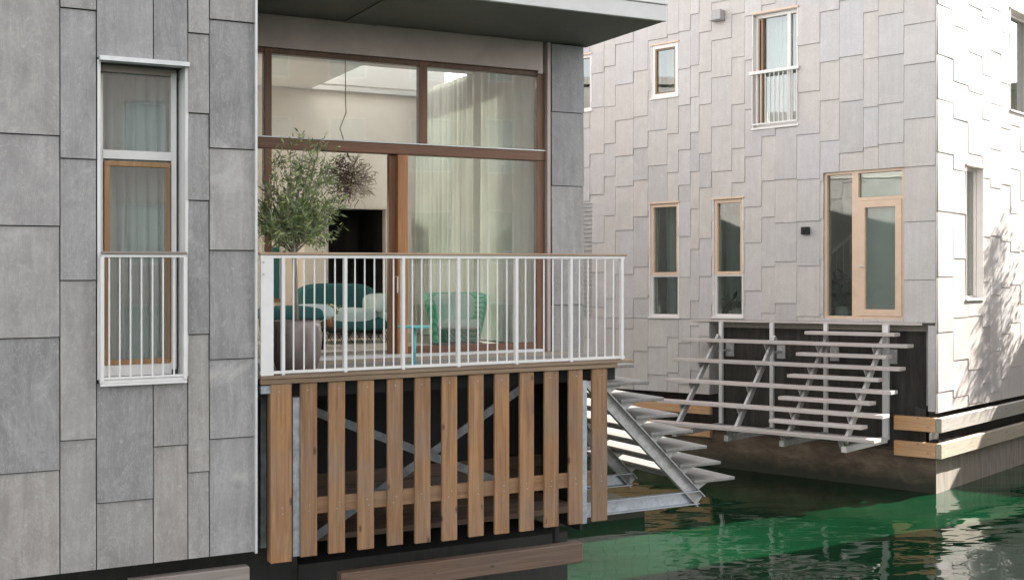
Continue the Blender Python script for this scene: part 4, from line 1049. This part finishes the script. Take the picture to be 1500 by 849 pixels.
# birch by the neighbour
dT=1.6; wT=2.55+dT*3.18
bt_=FG.P(wT,0.02,dT); bt_.z=.3
bx=thing('planter_box',bt_,'square timber planter float beside the low brown house','planter'); s_=MB()
Fx=Frame((bt_.x,bt_.y,0),(uB.x,uB.y,0),(nB.x,nB.y,0)); s_.box(Fx,-.45,.45,-.3,.75,-.45,.45); s_.build('box',M['larchB'],bx,.01)
bir=thing('birch_tree',bt_+Vector((0,0,.45)),'slim young birch tree standing just right of the view','tree')
rg=random.Random(77); hT=CAMZ+.55+dT*2.1+.25
s_=MB(); base=bt_+Vector((0,0,.4)); tp_=Vector((bt_.x,bt_.y,hT))
s_.tube([base,base.lerp(tp_,.35)+Vector((.04,.02,0)),base.lerp(tp_,.7)+Vector((-.03,.03,0)),tp_],[.06,.045,.028,.006],8)
lf=MB()
for i in range(90):
    f=rg.uniform(.22,.98); p=base.lerp(tp_,f); an=rg.uniform(0,6.28); ln=(1-f)*1.35+.14; ln*=rg.uniform(.6,1.0)
    e_=p+Vector((math.cos(an)*ln*.62,math.sin(an)*ln*.62,ln*.75)); s_.tube([p,p.lerp(e_,.5)+Vector((0,0,-.03)),e_],[.012,.008,.003],5)
    for k in range(52):
        q=p.lerp(e_,rg.uniform(.15,1.15))+Vector((rg.gauss(0,.11),rg.gauss(0,.11),rg.gauss(-.08,.16))); d=Vector((rg.gauss(0,1),rg.gauss(0,1),rg.gauss(-.4,.7))).normalized()
        s=d.cross(Vector((rg.gauss(0,1),rg.gauss(0,1),rg.gauss(0,1)))).normalized(); l=rg.uniform(.05,.09)
        lf.add([q,q+d*l*.45+s*l*.35,q+d*l,q+d*l*.45-s*l*.35],[(0,1,2,3)])
s_.build('trunk',M['bark'],bir,smooth=True); lf.build('crown',M['birch'],bir)

# ================================================================== LIGHT, SKY, CAMERA
Su,Sn=.30,-.954
az=uB*Su+nB*Sn; az.normalize(); EL=R(32.5)
sd_=Vector((az.x*math.cos(EL),az.y*math.cos(EL),math.sin(EL)))
sun=bpy.data.lights.new('sun','SUN'); sun.energy=4.3; sun.angle=R(.5); sun.color=(1,.95,.88)
so=bpy.data.objects.new('sun',sun); COL.objects.link(so); so.rotation_euler=(-sd_).to_track_quat('-Z','Y').to_euler(); so.location=(20,10,30)
w=bpy.data.worlds.new('World'); S.world=w; w.use_nodes=True; t=w.node_tree; t.nodes.clear()
o=t.nodes.new('ShaderNodeOutputWorld'); bg=t.nodes.new('ShaderNodeBackground'); sk=t.nodes.new('ShaderNodeTexSky'); sk.sky_type='NISHITA'; sk.sun_disc=False
sk.sun_elevation=EL; sk.sun_rotation=math.atan2(sd_.x,sd_.y); sk.dust_density=1.0; sk.air_density=.8; sk.ozone_density=.6
hs_=t.nodes.new('ShaderNodeHueSaturation'); hs_.inputs['Saturation'].default_value=.12; t.links.new(sk.outputs[0],hs_.inputs['Color']); t.links.new(hs_.outputs[0],bg.inputs[0]); bg.inputs[1].default_value=.12; t.links.new(bg.outputs[0],o.inputs[0])
cam=bpy.data.cameras.new('camera'); cam.sensor_width=36; cam.lens=36*F_PX/1500; cam.shift_y=-(424.5-HZ)/1500; cam.clip_end=1000; cam.clip_start=.1
co=bpy.data.objects.new('camera',cam); COL.objects.link(co); co.location=(0,0,CAMZ); co.rotation_euler=(R(90),0,0); S.camera=co
vs=S.view_settings; vs.view_transform='Standard'; vs.look='None'; vs.gamma=1; vs.use_curve_mapping=False; vs.exposure=2.45
S.cycles.max_bounces=10; S.cycles.transparent_max_bounces=24; S.cycles.sample_clamp_indirect=6
